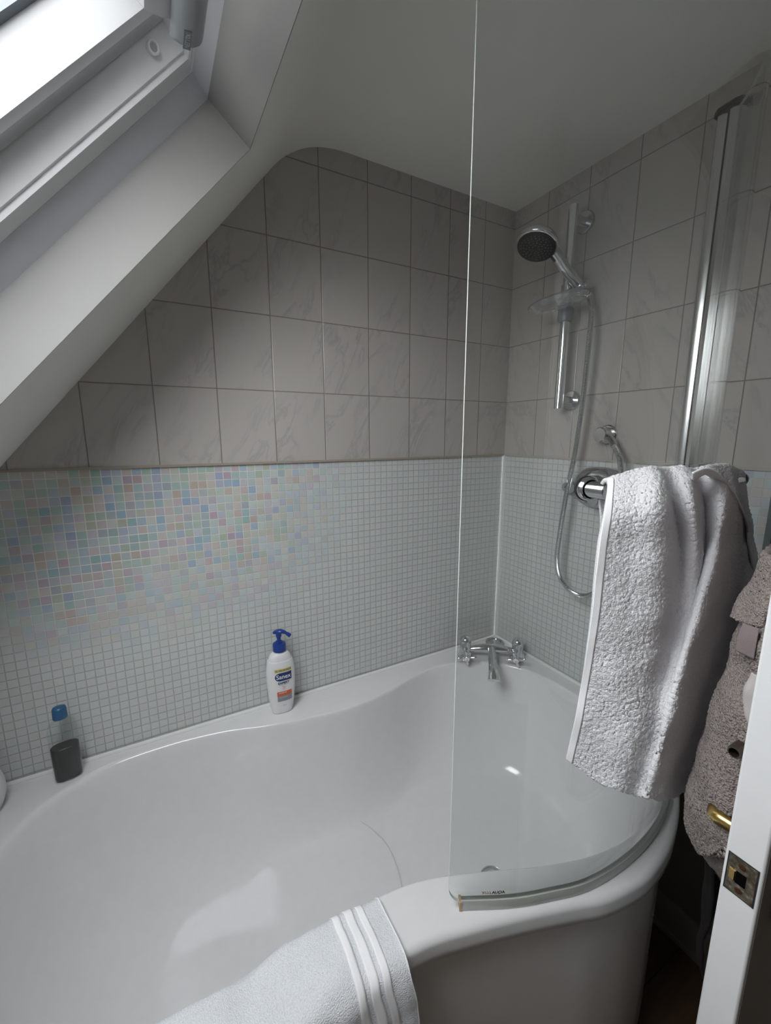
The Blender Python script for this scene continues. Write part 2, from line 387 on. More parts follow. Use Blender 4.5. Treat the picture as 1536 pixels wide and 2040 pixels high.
# plastered reveal lining (bright gloss paint), thin skins just inside the opening
mb = MB(); e = .003
def quad(P): mb.rings([[p for p in P]], True, False)
def skin(a, b, c, d, nrm):
    mb.rings([[a, b, c, d], [a+nrm*e, b+nrm*e, c+nrm*e, d+nrm*e]])
ny = Vector((0, -1, 0))
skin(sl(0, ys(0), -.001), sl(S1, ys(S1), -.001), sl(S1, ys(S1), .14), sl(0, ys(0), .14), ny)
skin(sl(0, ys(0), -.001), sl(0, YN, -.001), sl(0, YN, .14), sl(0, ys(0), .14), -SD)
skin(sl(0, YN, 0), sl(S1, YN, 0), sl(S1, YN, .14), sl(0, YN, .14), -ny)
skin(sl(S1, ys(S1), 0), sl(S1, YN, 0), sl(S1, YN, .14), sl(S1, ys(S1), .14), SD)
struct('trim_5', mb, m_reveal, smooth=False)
# landing beyond the doorway
mb = MB().box((1.3, YF, FL), (1.38, -.9, CEIL)); mb.box((.08, -.98, FL), (1.38, -.9, CEIL)); mb.box((.08, YF-.08, FL), (1.38, YF, CEIL)); mb.box((.08, YF-.08, CEIL), (1.38, -.9, CEIL+.08))
struct('wall_landing', mb, m_wall, smooth=False)
# skirting on the end wall
def skirt(name, fr, t0, t1):
    p = [(0, 0), (.016, 0), (.016, .066), (.012, .074), (.010, .084), (.004, .092), (0, .094)]
    m_ = MB().extr(p, fr, t0, t1); q = [(0, 0), (.026, 0), (.024, .010), (.017, .014), (0, .014)]
    m_.extr(q, fr, t0, t1); return struct(name, m_, m_skirt, sharp=30)
skirt('baseboard_right', lambda t, a, b: Vector((-a, t, FL+b)), DY0-.0, -.70)
skirt('baseboard_front', lambda t, a, b: Vector((t, YF+a, FL+b)), XL, 0)
skirt('baseboard_left', lambda t, a, b: Vector((XL+a, t, FL+b)), YF, -.80)

# ---------------------------------------------------------------- skylight
win = thing('window_1', 'white skylight in the sloping ceiling above the bath, closed against a bright overcast sky', 'skylight', tuple(sl(-.43, -.75, .1)))
win['kind'] = 'structure'
def ring_frame(pr, s_in, e_=1.0):
    """frame profile (o,w): o = inset from the opening, swept round the four sides with mitres"""
    rs = []
    for (o, w_) in pr:
        a = sl(0-o*.30, ys(0)-o+.006, w_); b = sl(S1+o, ys(S1)-o+.006, w_); c = sl(S1+o, YN+o, w_); d = sl(0-o*.30, YN+o, w_)
        rs.append((a, b, c, d))
    m_ = MB(); n = len(pr); v = []
    for q in range(4): v += [rs[i][q] for i in range(n)]
    f = []
    for q in range(4):
        k = (q+1) % 4
        for i in range(n): j = (i+1) % n; f.append((q*n+i, q*n+j, k*n+j, k*n+i))
    return m_.add(v, f)
fr = ring_frame([(.044, .1175), (.049, .1195), (.066, .1195), (.074, .1215), (.076, .129), (.081, .1295), (.085, .137), (.096, .160), (.097, .20), (.002, .20), (.002, .090)], 0)
mk('frame', fr, m_gloss, win, sharp=28)
mk('lining', ring_frame([(.001, .084), (.044, .117), (.043, .121), (.001, .089)], 0), m_lining, win, sharp=28)
sa = ring_frame([(.098, .166), (.100, .161), (.120, .161), (.124, .158), (.132, .158), (.136, .161), (.141, .164), (.151, .222), (.151, .245), (.098, .245)], 0)
mk('sash', sa, m_sash, win, sharp=28)
gk = ring_frame([(.148, .219), (.163, .221), (.163, .233), (.148, .233)], 0)
mk('gasket', gk, plain('grey_gasket', (.16, .18, .21), .5), win)
pv = [sl(-.048, ys(0)-.157, .227), sl(S1+.157, ys(S1)-.157, .227), sl(S1+.157, YN+.157, .227), sl(-.048, YN+.157, .227)]
mb = MB().rings([pv, [p+SN*.004 for p in pv]]); mk('pane', mb, m_pane, win, smooth=False)
# screw-hole plug in the frame
c = sl(-.072, -.3955, .1465); nrm = Vector((0, -.86, 0))-SN*.5
mb = MB().lathe([(.0085, -.006), (.0085, .0012), (.0065, .0022), (.0052, .0004), (.0052, -.004)], tuple(c), tuple(nrm), 28)
pg = mk('screw_plug', mb, m_gloss, win)
mb = MB().lathe([(.0, .0012), (.0052, .0012), (.0052, .0005), (0, .0005)], tuple(c), tuple(nrm), 24, caps=False); mk('cap_centre', mb, plain('grey_plug', (.36, .36, .37), .5), pg)
# control bar along the top of the sash
hb = []
for (s, w_) in [(-.098, .106), (-.0985, .098), (-.096, .090), (-.089, .083), (-.079, .080), (-.068, .080), (-.058, .083), (-.051, .090), (-.0485, .098), (-.049, .106)]: hb.append((s, w_))
rr = []
for y, k in ((-.4665, .0), (-.4675, .6), (-.470, .85), (-.475, .97), (-.483, 1.0), (-1.08, 1.0)):
    rr.append([sl(-.0735+(s+.0735)*1, y-.026*(-(s+.0485))/.05*(1 if y > -.5 else 0), .106+(w_-.106)*max(k, .05)) for s, w_ in hb])
mb = MB().rings(rr); hd = mk('control_bar', mb, m_handle, win, sharp=50)
# brackets carrying the bar
for yb in (-.575, -.98):
    pf_ = [(0, 0), (.0, .05), (.02, .062), (.10, .066), (.12, .05), (.10, .02), (.05, -.01)]
    P2 = []
    mb = MB(); pr2 = [(-.118, .162), (-.118, .128), (-.106, .112), (-.094, .104), (-.06, .104), (-.06, .118), (-.088, .128), (-.098, .162)]
    for y in (0,): pass
    mb.extr(pr2, lambda t, a, b: sl(a, t, b), yb+.06, yb-.06); mk('bracket', mb, m_sash, win, bevel=.003)
# maker's plate on the bar
def text_mesh(txt, size, ext=.0003, shear=0, bold=0):
    cu = bpy.data.curves.new('txt', 'FONT'); cu.body = txt; cu.size = size; cu.extrude = ext; cu.align_x = 'CENTER'; cu.align_y = 'CENTER'; cu.shear = shear; cu.offset = bold; cu.resolution_u = 3
    ob = bpy.data.objects.new('txt', cu); COL.objects.link(ob); dg = bpy.context.evaluated_depsgraph_get(); dg.update()
    me = bpy.data.meshes.new_from_object(ob.evaluated_get(dg)); v = [x.co.copy() for x in me.vertices]; f = [tuple(p.vertices) for p in me.polygons]
    bpy.data.objects.remove(ob); bpy.data.curves.remove(cu); bpy.data.meshes.remove(me); return v, f
def text_on(name, txt, size, fr, mat, parent, ext=.0003, shear=0, bold=0, sx=1.0):
    v, f = text_mesh(txt, size, ext, shear, bold)
    mb = MB().add([fr(p.x*sx, p.y, p.z) for p in v], f); return mk(name, mb, mat, parent, smooth=False, recalc=False)
def plf(a, b, c): return sl(-.0915-.7071*c+.7071*a, -.507+b, .0855-.7071*c-.7071*a)
mb = MB(); q = [(-.0048, -.0145), (.0048, -.0145), (.0048, .0145), (-.0048, .0145)]
mb.rings([[plf(a, b, 0) for a, b in q], [plf(a, b, .0012) for a, b in q]])
pl = mk('name_plate', mb, plain('plate_grey', (.16, .18, .19), .4), hd, smooth=False)
text_on('lettering', 'VELUX', .0082, lambda a, b, c: plf(b, -a, .0013+c), plain('plate_letters', (.42, .45, .46), .4), pl, sx=1.0, bold=.0001)
# weather bar lip at the head (bright ridge beside the bar)
mb = MB().extr([(-.012, .118), (-.004, .112), (-.004, .130), (-.012, .130)], lambda t, a, b: sl(a, t, b), -.40, -1.15); mk('vent_lip', mb, m_sash, win, bevel=.002)

# ---------------------------------------------------------------- bath
RZ = -.757
I_ = [(-1.40,-.050),(-1.25,-.036),(-1.10,-.056),(-.99,-.092),(-.86,-.120),(-.73,-.136),(-.60,-.122),(-.48,-.090),(-.37,-.072),(-.26,-.095),(-.16,-.150),(-.09,-.235),(-.06,-.36),(-.07,-.52),(-.12,-.66),(-.22,-.765),(-.35,-.818),(-.48,-.812),(-.60,-.775),(-.72,-.722),(-.84,-.677),(-.97,-.663),(-1.12,-.668),(-1.28,-.672),(-1.43,-.645),(-1.54,-.53),(-1.59,-.40),(-1.585,-.26),(-1.52,-.13)]
F_ = [(-1.16,-.20),(-1.08,-.19),(-.99,-.185),(-.91,-.19),(-.83,-.20),(-.72,-.215),(-.61,-.21),(-.50,-.195),(-.41,-.205),(-.32,-.24),(-.255,-.285),(-.205,-.345),(-.18,-.43),(-.19,-.53),(-.225,-.61),(-.30,-.67),(-.39,-.69),(-.49,-.675),(-.60,-.63),(-.71,-.58),(-.82,-.55),(-.93,-.54),(-1.04,-.535),(-1.13,-.52),(-1.21,-.49),(-1.27,-.44),(-1.29,-.37),(-1.28,-.30),(-1.24,-.235)]
NI = 6
Il = cr([(a, b, 0) for a, b in I_], NI, True); Fl = cr([(a, b, 0) for a, b in F_], NI, True)
pro = [(0,0),(.012,.0006),(.028,.003),(.045,.008),(.060,.017),(.074,.034),(.092,.070),(.125,.16),(.17,.29),(.225,.42),(.30,.56),(.39,.68),(.49,.78),(.60,.86),(.72,.93),(.86,.975),(1.0,.995)]
pro = [(p.x, p.y) for p in cr([(a, b, 0) for a, b in pro], 3)]
DEP = .372
def fz(x, y):   # gentle fall to the waste, and the moulded ridge where the shower standing area begins
    d = math.hypot(x+.47, y+.50); z = -RZ*0-DEP+.010*min(1, d/.8)
    xr = -.700+.02*math.sin((y+.2)*9)-.10*max(0, (-.30-y))*0+.05*max(0, y+.32)*-2
    return z+.0035/(1+math.exp((x-xr)/.004))
# outer edge of the rim
Of = [(0, -.735), (-.06, -.757), (-.147, -.793), (-.229, -.832), (-.300, -.858), (-.352, -.872), (-.427, -.882), (-.481, -.880), (-.548, -.868), (-.599, -.850), (-.685, -.820), (-.787, -.788), (-.882, -.764), (-1.0, -.757), (-1.2, -.757), (-1.45, -.757), (-1.688, -.757)]
Ol = [(p.x, p.y) for p in cr([(a, b, 0) for a, b in Of], 5)]
def offs(poly, d):    # offset of an open polyline to its left/right by d
    out = []
    for i, p in enumerate(poly):
        a = poly[max(i-1, 0)]; b = poly[min(i+1, len(poly)-1)]; tx, ty = b[0]-a[0], b[1]-a[1]; l = math.hypot(tx, ty); out.append((p[0]-ty/l*d, p[1]+tx/l*d))
    return out
bm = bmesh.new()
R1 = .014
inner_edge = Il
Oin = offs(Ol, -R1)      # start of the rolled lip
if Oin[5][1] < Ol[5][1]: Oin = offs(Ol, R1)
Oin[0] = (-.003, Oin[0][1]); Oin[-1] = (-1.688, Oin[-1][1])
outer_poly = [(-.003, -.003)]+Oin+[(-1.688, -.003)]
vo = [bm.verts.new((x, y, RZ)) for x, y in outer_poly]
vi = [bm.verts.new((p.x, p.y, RZ)) for p in Il]
ed = []
for L in (vo, vi):
    for i in range(len(L)): ed.append(bm.edges.new((L[i], L[(i+1) % len(L)])))
bmesh.ops.triangle_fill(bm, use_beauty=True, use_dissolve=False, edges=ed)
bm.verts.index_update(); V0 = [v.co.copy() for v in bm.verts]; F0 = [tuple(v.index for v in f.verts) for f in bm.faces]; bm.free()
tub = MB().add(V0, F0); oo = len(vo)
# basin
prev = [oo+i for i in range(len(Il))]
for (a, b) in pro[1:]:
    n0 = len(tub.v)
    for p, q in zip(Il, Fl):
        x = p.x+(q.x-p.x)*a; y = p.y+(q.y-p.y)*a; bb = b
        tub.v.append(Vector((x, y, RZ+bb*(DEP-.010)*-1)))
    cur = list(range(n0, len(tub.v))); N = len(cur)
    for i in range(N): k = (i+1) % N; tub.f.append((prev[i], prev[k], cur[k], cur[i])); tub.m.append(0)
    prev = cur
cx, cy = -.60, -.40
bz = -(DEP-.010)*.995
for s_ in (.97, .93, .88, .8, .72, .64, .56, .48, .4, .3, .2, .1):
    n0 = len(tub.v)
    for q in Fl:
        x = cx+(q.x-cx)*s_; y = cy+(q.y-cy)*s_; k = min(1, (1-s_)/.12)
        tub.v.append(Vector((x, y, RZ+bz*(1-k)+fz(x, y)*k)))
    cur = list(range(n0, len(tub.v))); N = len(cur)
    for i in range(N): k = (i+1) % N; tub.f.append((prev[i], prev[k], cur[k], cur[i])); tub.m.append(0)
    prev = cur
tub.v.append(Vector((cx, cy, RZ+fz(cx, cy)))); ci = len(tub.v)-1
for i in range(N): tub.f.append((prev[i], prev[(i+1) % N], ci)); tub.m.append(0)
# rolled lip and apron edge
lip = [(R1*(1-math.cos(a))*0+R1*math.sin(a), -R1*(1-math.cos(a))) for a in [math.radians(15*k) for k in range(1, 7)]]+[(R1+.0005, -.030), (R1, -.044), (R1-.003, -.0465), (R1-.012, -.0465)]
sgn = 1
def offp(d):
    o = offs(Oin, d); 
    o[0] = (-.003, o[0][1]); o[-1] = (-1.688, o[-1][1]); return o
test = offs(Oin, .01); sgn = 1 if test[30][1] < Oin[30][1] else -1
prev = list(range(1, 1+len(Oin)))
for (d, z) in lip:
    n0 = len(tub.v)
    for x, y in offp(sgn*d): tub.v.append(Vector((x, y, RZ+z)))
    cur = list(range(n0, len(tub.v)))
    for i in range(len(cur)-1): tub.f.append((prev[i], prev[i+1], cur[i+1], cur[i])); tub.m.append(0)
    prev = cur
bath = thing('bath', 'white P-shaped acrylic shower bath with curved front panel below the skylight', 'bath', (-.85, -.4, FL))
tubo = mk('tub', tub, m_acryl, bath, sharp=60)
from mathutils.bvhtree import BVHTree
bv = BVHTree.FromPolygons([tuple(v) for v in tub.v], tub.f)
def on_tub(x, y): h_ = bv.ray_cast(Vector((x, y, RZ-.05)), Vector((0, 0, -1))); return Vector((x, y, (h_[0].z if h_[0] else RZ-DEP)))
ln = [on_tub(p.x, p.y)+Vector((0, 0, .0006)) for p in cr([(-.735, -.205, 0), (-.712, -.236, 0), (-.697, -.285, 0), (-.695, -.33, 0), (-.703, -.38, 0), (-.718, -.43, 0), (-.74, -.50, 0)], 8)]
mk('moulded_line', MB().tube(ln, .0016, 8, rf=lambda u: .0004+.0014*math.sin(math.pi*min(1, u*1.6+.0))**.7 if u < .5 else .0018), plain('crease_grey', (.56, .56, .56), .3), tubo)
# front panel
mb = MB(); pl_ = [(x, y+.022) for x, y in Ol]
pl_[0] = (-.003, pl_[0][1]); zt, zb = RZ-.030, FL+.001
inn = [(x, y+.006) for x, y in pl_]
mb.rings([[Vector((x, y, z)) for x, y in pl_]+[Vector((x, y, z)) for x, y in reversed(inn)] for z in (zt, RZ-.12, FL+.10, zb)])
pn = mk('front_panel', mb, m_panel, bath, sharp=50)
# waste and overflow
dz = RZ+fz(-.484, -.515)
wst = thing('bath_waste', 'round chrome waste in the bath floor, half hidden by the front rim', 'plug hole', (-.484, -.528, dz))
for nm, pr_ in (('flange', [(.018, -.004), (.018, .001), (.030, .0035), (.0355, .002), (.036, -.003)]), ('plug', [(0, .010), (.012, .0095), (.021, .006), (.0225, .003), (.0225, .0005), (0, .0005)])):
    mk(nm, MB().lathe(pr_, (-.484, -.528, dz+.001), (0, 0, 1), 40, caps=False), m_chrome, wst)
ovf = thing('bath_fitting_cover', 'round grey chrome disc set in the rim at the corner behind the taps', 'plug', (-.047, -.047, RZ))
mk('ring', MB().lathe([(.037, 0), (.037, .003), (.034, .006), (.026, .0065), (.025, .004), (.025, .001)], (-.047, -.047, RZ), (0, 0, 1), 48, caps=False), m_chromed, ovf)
mk('cap', MB().lathe([(0, .0075), (.012, .007), (.020, .0055), (.0245, .0035), (.0248, .001)], (-.047, -.047, RZ), (0, 0, 1), 48, caps=False), m_chromed, ovf)
# silicone bead along the walls
mb = MB().tube([(-1.585, -.006, RZ+.002), (-.006, -.006, RZ+.002)], .006, 8); mb.tube([(-.006, -.006, RZ+.002), (-.006, -.74, RZ+.002)], .006, 8)
struct('trim_6', mb, m_silic)
# ---------------------------------------------------------------- bath taps
TAP = thing('bath_mixer_tap', 'chrome bath mixer tap with two cross handles at the corner of the bath', 'tap', (-.14, -.13, RZ))
dir_ = Vector((.826, -.564, 0)); fw = Vector((-.564, -.826, 0)); pL = Vector((-.222, -.072, 0)); pR = Vector((-.062, -.181, 0))
zc = RZ+.054
mb = MB()
for p in (pL, pR):
    mb.lathe([(.0, 0), (.029, 0), (.029, .004), (.026, .010), (.0225, .022), (.0205, .040), (.0205, .052), (.0215, .062), (.020, .073), (.013, .081), (0, .084)], (p.x, p.y, RZ), (0, 0, 1), 28, caps=False)
    b = p+Vector((0, 0, zc)); ax = fw+Vector((0, 0, -.30))-dir_*(.28 if p is pR else .02)
    mb.lathe([(0, -.014), (.013, -.012), (.0165, 0), (.0165, .018), (.0135, .028), (.0145, .032), (.0145, .040), (.011, .045), (.0095, .056), (.0105, .064), (.008, .068), (0, .068)], tuple(b), tuple(ax), 24, caps=False)
a = pL+Vector((0, 0, RZ+.027)); b = pR+Vector((0, 0, RZ+.027)); mid = (a+b)/2
mb.tube([a+(b-a)*(k/20)+Vector((0, 0, .010*math.sin(math.pi*k/20))) for k in range(21)], .01, 20, rf=lambda u: .0095+.0085*math.sin(math.pi*u)**1.2, sq=1.0)
mk('body', mb, m_chrome, TAP, sharp=50)
sp_ = cr([mid+Vector((0, 0, .010)), mid+fw*.035-dir_*.003+Vector((0, 0, .012)), mid+fw*.085-dir_*.008+Vector((0, 0, .006)), mid+fw*.135-dir_*.012+Vector((0, 0, -.006)), mid+fw*.158-dir_*.014+Vector((0, 0, -.026))], 6)
mk('spout', MB().tube(sp_, .014, 24, rf=lambda u: .0135+.0035*u+.005*max(0, u-.6)/.4, sq=1.0), m_chrome, TAP, sharp=50)
for p, rot in ((pL, .15), (pR, .35)):
    ax = (fw+Vector((0, 0, -.30))-dir_*(.28 if p is pR else .02)).normalized(); c = p+Vector((0, 0, zc))+ax*.074
    e1 = dir_; e2 = ax.cross(e1).normalized(); e1 = e2.cross(ax).normalized()
    mb = MB().lathe([(0, -.010), (.0085, -.010), (.0115, -.004), (.0115, .005), (.010, .007)], tuple(c), tuple(ax), 24, caps=False)
    for k in range(4):
        an = rot+k*math.pi/2; d = e1*math.cos(an)+e2*math.sin(an)
        mb.lathe([(.0045, .006), (.0038, .016), (.0048, .024), (.0058, .029), (.0045, .0335), (0, .035)], tuple(c), tuple(d), 14, caps=False)
    h = mk('cross_handle', mb, m_chrome, TAP, sharp=50)
    mk('indice', MB().lathe([(.0098, .0045), (.0098, .0085), (.007, .0102), (0, .0106)], tuple(c), tuple(ax), 24, caps=False), plain('porcelain', (.8, .8, .79), .15), h)
    mk('spot', MB().lathe([(.0016, .0100), (.0016, .0112), (0, .0112)], tuple(c), tuple(ax), 10, caps=False), m_dark, h)
# ---------------------------------------------------------------- shower
ra = thing('shower_riser_rail', 'vertical chrome shower rail on two round wall roses', 'shower rail', (-.06, -.288, .45))
mk('pole', MB().tube([(-.06, -.290, .738), (-.06, -.286, .160)], .0138, 24), m_chrome, ra, sharp=50)
for z in (.706, .186):
    b = MB().lathe([(.031, 0), (.031, .006), (.0285, .010), (.012, .012)], (0, -.289, z), (-1, 0, 0), 36, caps=False); b.lathe([(.0125, .010), (.0125, .052)], (0, -.289, z), (-1, 0, 0), 24)
    mk('wall_rose', b, m_chromed, ra, sharp=50)
sl_ = MB().lathe([(.0125, -.022), (.021, -.021), (.022, -.015), (.022, .013), (.020, .017), (.0125, .019)], (-.06, -.289, .440), (0, 0, 1), 28)
mk('dish_collar', sl_, plain('grey_plastic', (.16, .17, .19), .35), ra)
hm = MB().lathe([(.013, -.024), (.0185, -.022), (.0185, .022), (.013, .024)], (-.06, -.289, .500), (0, 0, 1), 24)
hm.tube([(-.06, -.289, .500), (-.062, -.335, .503)], .0115, 16); hm.lathe([(.012, -.016), (.015, -.014), (.015, .012), (.012, .016)], (-.058, -.338, .502), (-.80, .20, .58), 20)
hm.lathe([(0, 0), (.011, 0), (.013, .006), (.012, .012), (0, .013)], (-.058, -.345, .502), (.15, -1, .1), 20)
mk('handset_holder', hm, m_chromed, ra, sharp=50)
# soap dish: clear oval tray
dz_ = .455; DC = Vector((-.118, -.305, dz_)); ea = Vector((.25, -.95, .12)).normalized(); eb = Vector((0, 0, 1)).cross(ea).normalized()*-1
def dish(r, h, n=48): return [DC+ea*(.088*r*math.cos(2*math.pi*k/n))+eb*(.058*r*math.sin(2*math.pi*k/n))+Vector((0, 0, h)) for k in range(n)]
mb = MB().rings([dish(.05, -.006), dish(.5, -.006), dish(.8, -.002), dish(.96, .007), dish(1.0, .010), dish(1.0, .013), dish(.965, .012), dish(.8, .0025), dish(.5, -.002), dish(.05, -.002)])
rimp = dish(1.0, .0115); rimp.append(rimp[0])
sd = mk('soap_dish', mb, m_clear, None, sharp=50); tag(sd, 'clear plastic oval soap dish clipped on the shower rail below the shower head', 'soap dish')
mk('rim', MB().tube(rimp, .0022, 8, caps=False), plain('dull_clear_plastic_edge', (.22, .21, .23), .2), sd)
# hand shower
HC = Vector((-.200, -.290, .610)); HB = Vector((-.052, -.338, .497)); n_ = Vector((-.40, -.09, -.91)).normalized()
hs = thing('hand_shower', 'round chrome hand shower with a black spray face resting in its rail holder', 'shower head', tuple(HB))
back = HC-n_*.0
mb = MB().lathe([(.0, -.030), (.018, -.029), (.036, -.022), (.052, -.010), (.0585, .000), (.0590, .006), (.0565, .011), (.0525, .012)], tuple(HC), tuple(n_), 56, caps=False)
axh = (HB-HC).normalized(); st = HC+axh*.044-n_*.022
pth = cr([st, HC+axh*.078-n_*.015, HC+axh*.12-n_*.005, HB-axh*.005], 6)
mb.tube(pth, .013, 24, rf=lambda u: .0165-.0025*u)
mk('handle', mb, m_chrome, hs, sharp=50)
fc = mk('spray_face', MB().lathe([(.0530, .0115), (.0525, .0150), (.045, .0165), (.025, .0150), (0, .0145)], tuple(HC), tuple(n_), 56, caps=False), plain('black_spray_plate', (.010, .011, .013), .55, Specular_IOR_Level=.2), hs)
e1 = (axh-n_*axh.dot(n_)).normalized(); e2 = n_.cross(e1); nz = MB()
for r, cnt in ((.010, 6), (.018, 12), (.026, 14), (.034, 20), (.042, 24)):
    for k in range(cnt):
        a = 2*math.pi*k/cnt+r*30; nz.lathe([(.0016, 0), (.0012, .0020)], tuple(HC+n_*.0158+e1*r*math.cos(a)+e2*r*math.sin(a)), tuple(n_), 6)
nzo = mk('nozzles', nz, plain('nozzle_grey', (.13, .14, .15), .5), fc, smooth=False)
mk('spray_lever', MB().tube([HC+n_*.010+e1*.052, HC+n_*.014+e1*.064, HC+n_*.018+e1*.071], .0042, 12), m_dark, hs)
mk('hose_nut', MB().tube([HB-axh*.004, HB+axh*.030], .0085, 18, rf=lambda u: .0105-.002*u), m_chrome, hs, sharp=50)
# hoses
def hose(pts, r=.0078, pitch=.0042, n=12):
    P = cr(pts, 14); L = [0]
    for a, b in zip(P, P[1:]): L.append(L[-1]+(b-a).length)
    m_ = int(L[-1]/(pitch/4)); out = []; j = 0
    for i in range(m_+1):
        s = L[-1]*i/m_
        while j < len(L)-2 and L[j+1] < s: j += 1
        t = (s-L[j])/max(1e-9, L[j+1]-L[j]); out.append(P[j]+(P[j+1]-P[j])*t)
    return MB().tube(out, r, n, rf=lambda u: r*(1-.11*(round(u*m_) % 4 == 0)-.04*(round(u*m_) % 2)))
hp = [HB+axh*.026, (-.045, -.362, .455), (-.055, -.374, .42), (-.06, -.377, .318), (-.058, -.371, .176), (-.058, -.359, .026), (-.062, -.343, -.101), (-.064, -.331, -.234), (-.064, -.327, -.325), (-.062, -.343, -.385), (-.06, -.381, -.416), (-.06, -.427, -.420), (-.06, -.470, -.390), (-.058, -.50, -.30), (-.058, -.514, -.16), (-.058, -.513, -.053), (-.056, -.502, .010), (-.052, -.478, .050)]
ho_ = mk('shower_hose', hose(hp), m_chromed, None, sharp=25); tag(ho_, 'ribbed chrome hose looping from the hand shower down and up to the wall outlet', 'shower hose')
ou = thing('shower_outlet', 'round chrome wall outlet elbow feeding the hose, above the shower valve', 'shower outlet', (0, -.42, .08))
b = MB().lathe([(.029, 0), (.029, .005), (.026, .008)], (0, -.424, .078), (-1, 0, 0), 36); mk('wall_plate', b, m_chromed, ou)
b = MB().lathe([(.0, .044), (.019, .0435), (.0215, .041), (.0215, .006)], (0, -.424, .078), (-1, 0, 0), 36, caps=False); mk('body', b, m_chrome, ou)
b = MB().tube(cr([(-.030, -.432, .072), (-.036, -.455, .066), (-.046, -.470, .056), (-.053, -.481, .045)], 5), .010, 18, rf=lambda u: .0105-.0015*u); mk('connector', b, m_chromed, ou, sharp=50)
# thermostatic valve
va = thing('shower_valve', 'oval chrome shower valve on the mosaic end wall behind the towel bar', 'shower valve', (0, -.42, -.08))
def oval(ry, rz, x, n=56, cy_=-.418, cz=-.083): return [Vector((x, cy_+ry*math.copysign(abs(math.cos(a))**.8, math.cos(a)), cz+rz*math.copysign(abs(math.sin(a))**.8, math.sin(a)))) for a in [2*math.pi*k/n for k in range(n)]]
mk('wall_plate', MB().rings([oval(.090, .064, 0), oval(.090, .064, -.008), oval(.086, .060, -.018), oval(.076, .050, -.026), oval(.06, .034, -.030)], False, True), m_chromed, va, sharp=40)
mk('control_drum', MB().lathe([(0, .055), (.024, .054), (.027, .050), (.027, .0)], (-.028, -.420, -.070), (-1, 0, 0), 36, caps=False), m_chrome, va)
mk('lower_drum', MB().lathe([(0, .04), (.018, .039), (.020, .036), (.020, .0)], (-.026, -.435, -.115), (-1, 0, 0), 32, caps=False), m_chromed, va)
lv = mk('side_tab', MB().rings([[Vector((x, -.318+.024*math.cos(a), -.092+.019*math.sin(a))) for a in [2*math.pi*k/28 for k in range(28)]] for x in (-.004, -.024)]), m_chromed, va, sharp=40)
mk('screw', MB().lathe([(0, .002), (.0065, .002), (.0065, -.001)], (-.024, -.312, -.092), (-1, 0, 0), 18, caps=False), m_dark, lv)
# ---------------------------------------------------------------- curved glass screen
GP = [(-.026, -.672), (-.06, -.704), (-.11, -.742), (-.16, -.774), (-.259, -.815), (-.359, -.839), (-.465, -.846), (-.566, -.838), (-.641, -.816), (-.709, -.791), (-.787, -.752), (-.8120, -.7385)]
G = [(p.x, p.y) for p in cr([(a, b, 0) for a, b in GP], 6)]
# drop the last stretch so the free edge stands where the photo shows it
scr = thing('shower_screen', 'curved clear glass shower screen standing on the bath rim with a chrome wall profile', 'shower screen', (-.4, -.8, RZ))
ztop, zbot = .775, RZ+.013
Gi = offs(G, .003); Go = offs(G, -.003); NG = len(G)
arc = [0]
for a, b in zip(G, G[1:]): arc.append(arc[-1]+math.hypot(b[0]-a[0], b[1]-a[1]))
Lg = arc[-1]; rc = .032
def zb_(s):
    d = Lg-s
    return zbot+(rc-math.sqrt(max(0, rc*rc-(rc-d)**2)) if d < rc else 0)
# refine the end so that the rounded bottom corner is smooth
def gpt(s, P):
    for i in range(NG-1):
        if s <= arc[i+1] or i == NG-2:
            t = (s-arc[i])/(arc[i+1]-arc[i]); return (P[i][0]+(P[i+1][0]-P[i][0])*t, P[i][1]+(P[i+1][1]-P[i][1])*t)
SS = [Lg*k/60*(1-rc/Lg) for k in range(60)]+[Lg-rc+rc*math.sin(math.pi/2*k/10) for k in range(11)]
mb = MB(); v = []; n = len(SS)
for P in (Gi, Go):
    for s in SS:
        x, y = gpt(s, P); v.append(Vector((x, y, zb_(s))))
    for s in SS:
        x, y = gpt(s, P); v.append(Vector((x, y, ztop)))
f = []; mm = []
for i in range(n-1):
    f.append((i, i+1, n+i+1, n+i)); mm.append(0); f.append((2*n+i+1, 2*n+i, 3*n+i, 3*n+i+1)); mm.append(0)
    f.append((i+1, i, 2*n+i, 2*n+i+1)); mm.append(1); f.append((n+i, n+i+1, 3*n+i+1, 3*n+i)); mm.append(1)
f.append((n-1, 3*n-1, 4*n-1, 2*n-1)); mm.append(1); f.append((0, n, 3*n, 2*n)); mm.append(1)
mb.v = v; mb.f = f; mb.m = mm
mk('glass_sheet', mb, [m_glass, m_edge], scr, sharp=40)
# seal under the glass
mb = MB(); rs = []
SS2 = [Lg*k/60 for k in range(60)]+[Lg]; SS2 = [s for s in SS2 if s < Lg-.022]+[Lg-.022]
for (o, z) in ((-.0055, RZ+.001), (.0055, RZ+.001), (.0065, RZ+.010), (.0045, RZ+.020), (.0032, RZ+.021), (.0032, RZ+.0135), (-.0032, RZ+.0135), (-.0032, RZ+.021), (-.0045, RZ+.020), (-.0065, RZ+.012)):
    P = offs(G, o); rs.append([Vector((*gpt(s, P), z)) for s in SS2])
ss = [[r[i] for r in rs] for i in range(len(SS2))]
mb.rings(ss); mk('bottom_seal', mb, m_seal, scr, sharp=40)
x, y = gpt(Lg-.020, G); tdx, tdy = gpt(Lg, G)[0]-gpt(Lg-.01, G)[0], gpt(Lg, G)[1]-gpt(Lg-.01, G)[1]; l = math.hypot(tdx, tdy); tdx /= l; tdy /= l
mb = MB().box((-.0035, -.0068, .001), (.001, .0068, .020), fr=lambda a, b, c: Vector((x+tdx*a-tdy*b, y+tdy*a+tdx*b, RZ+c)))
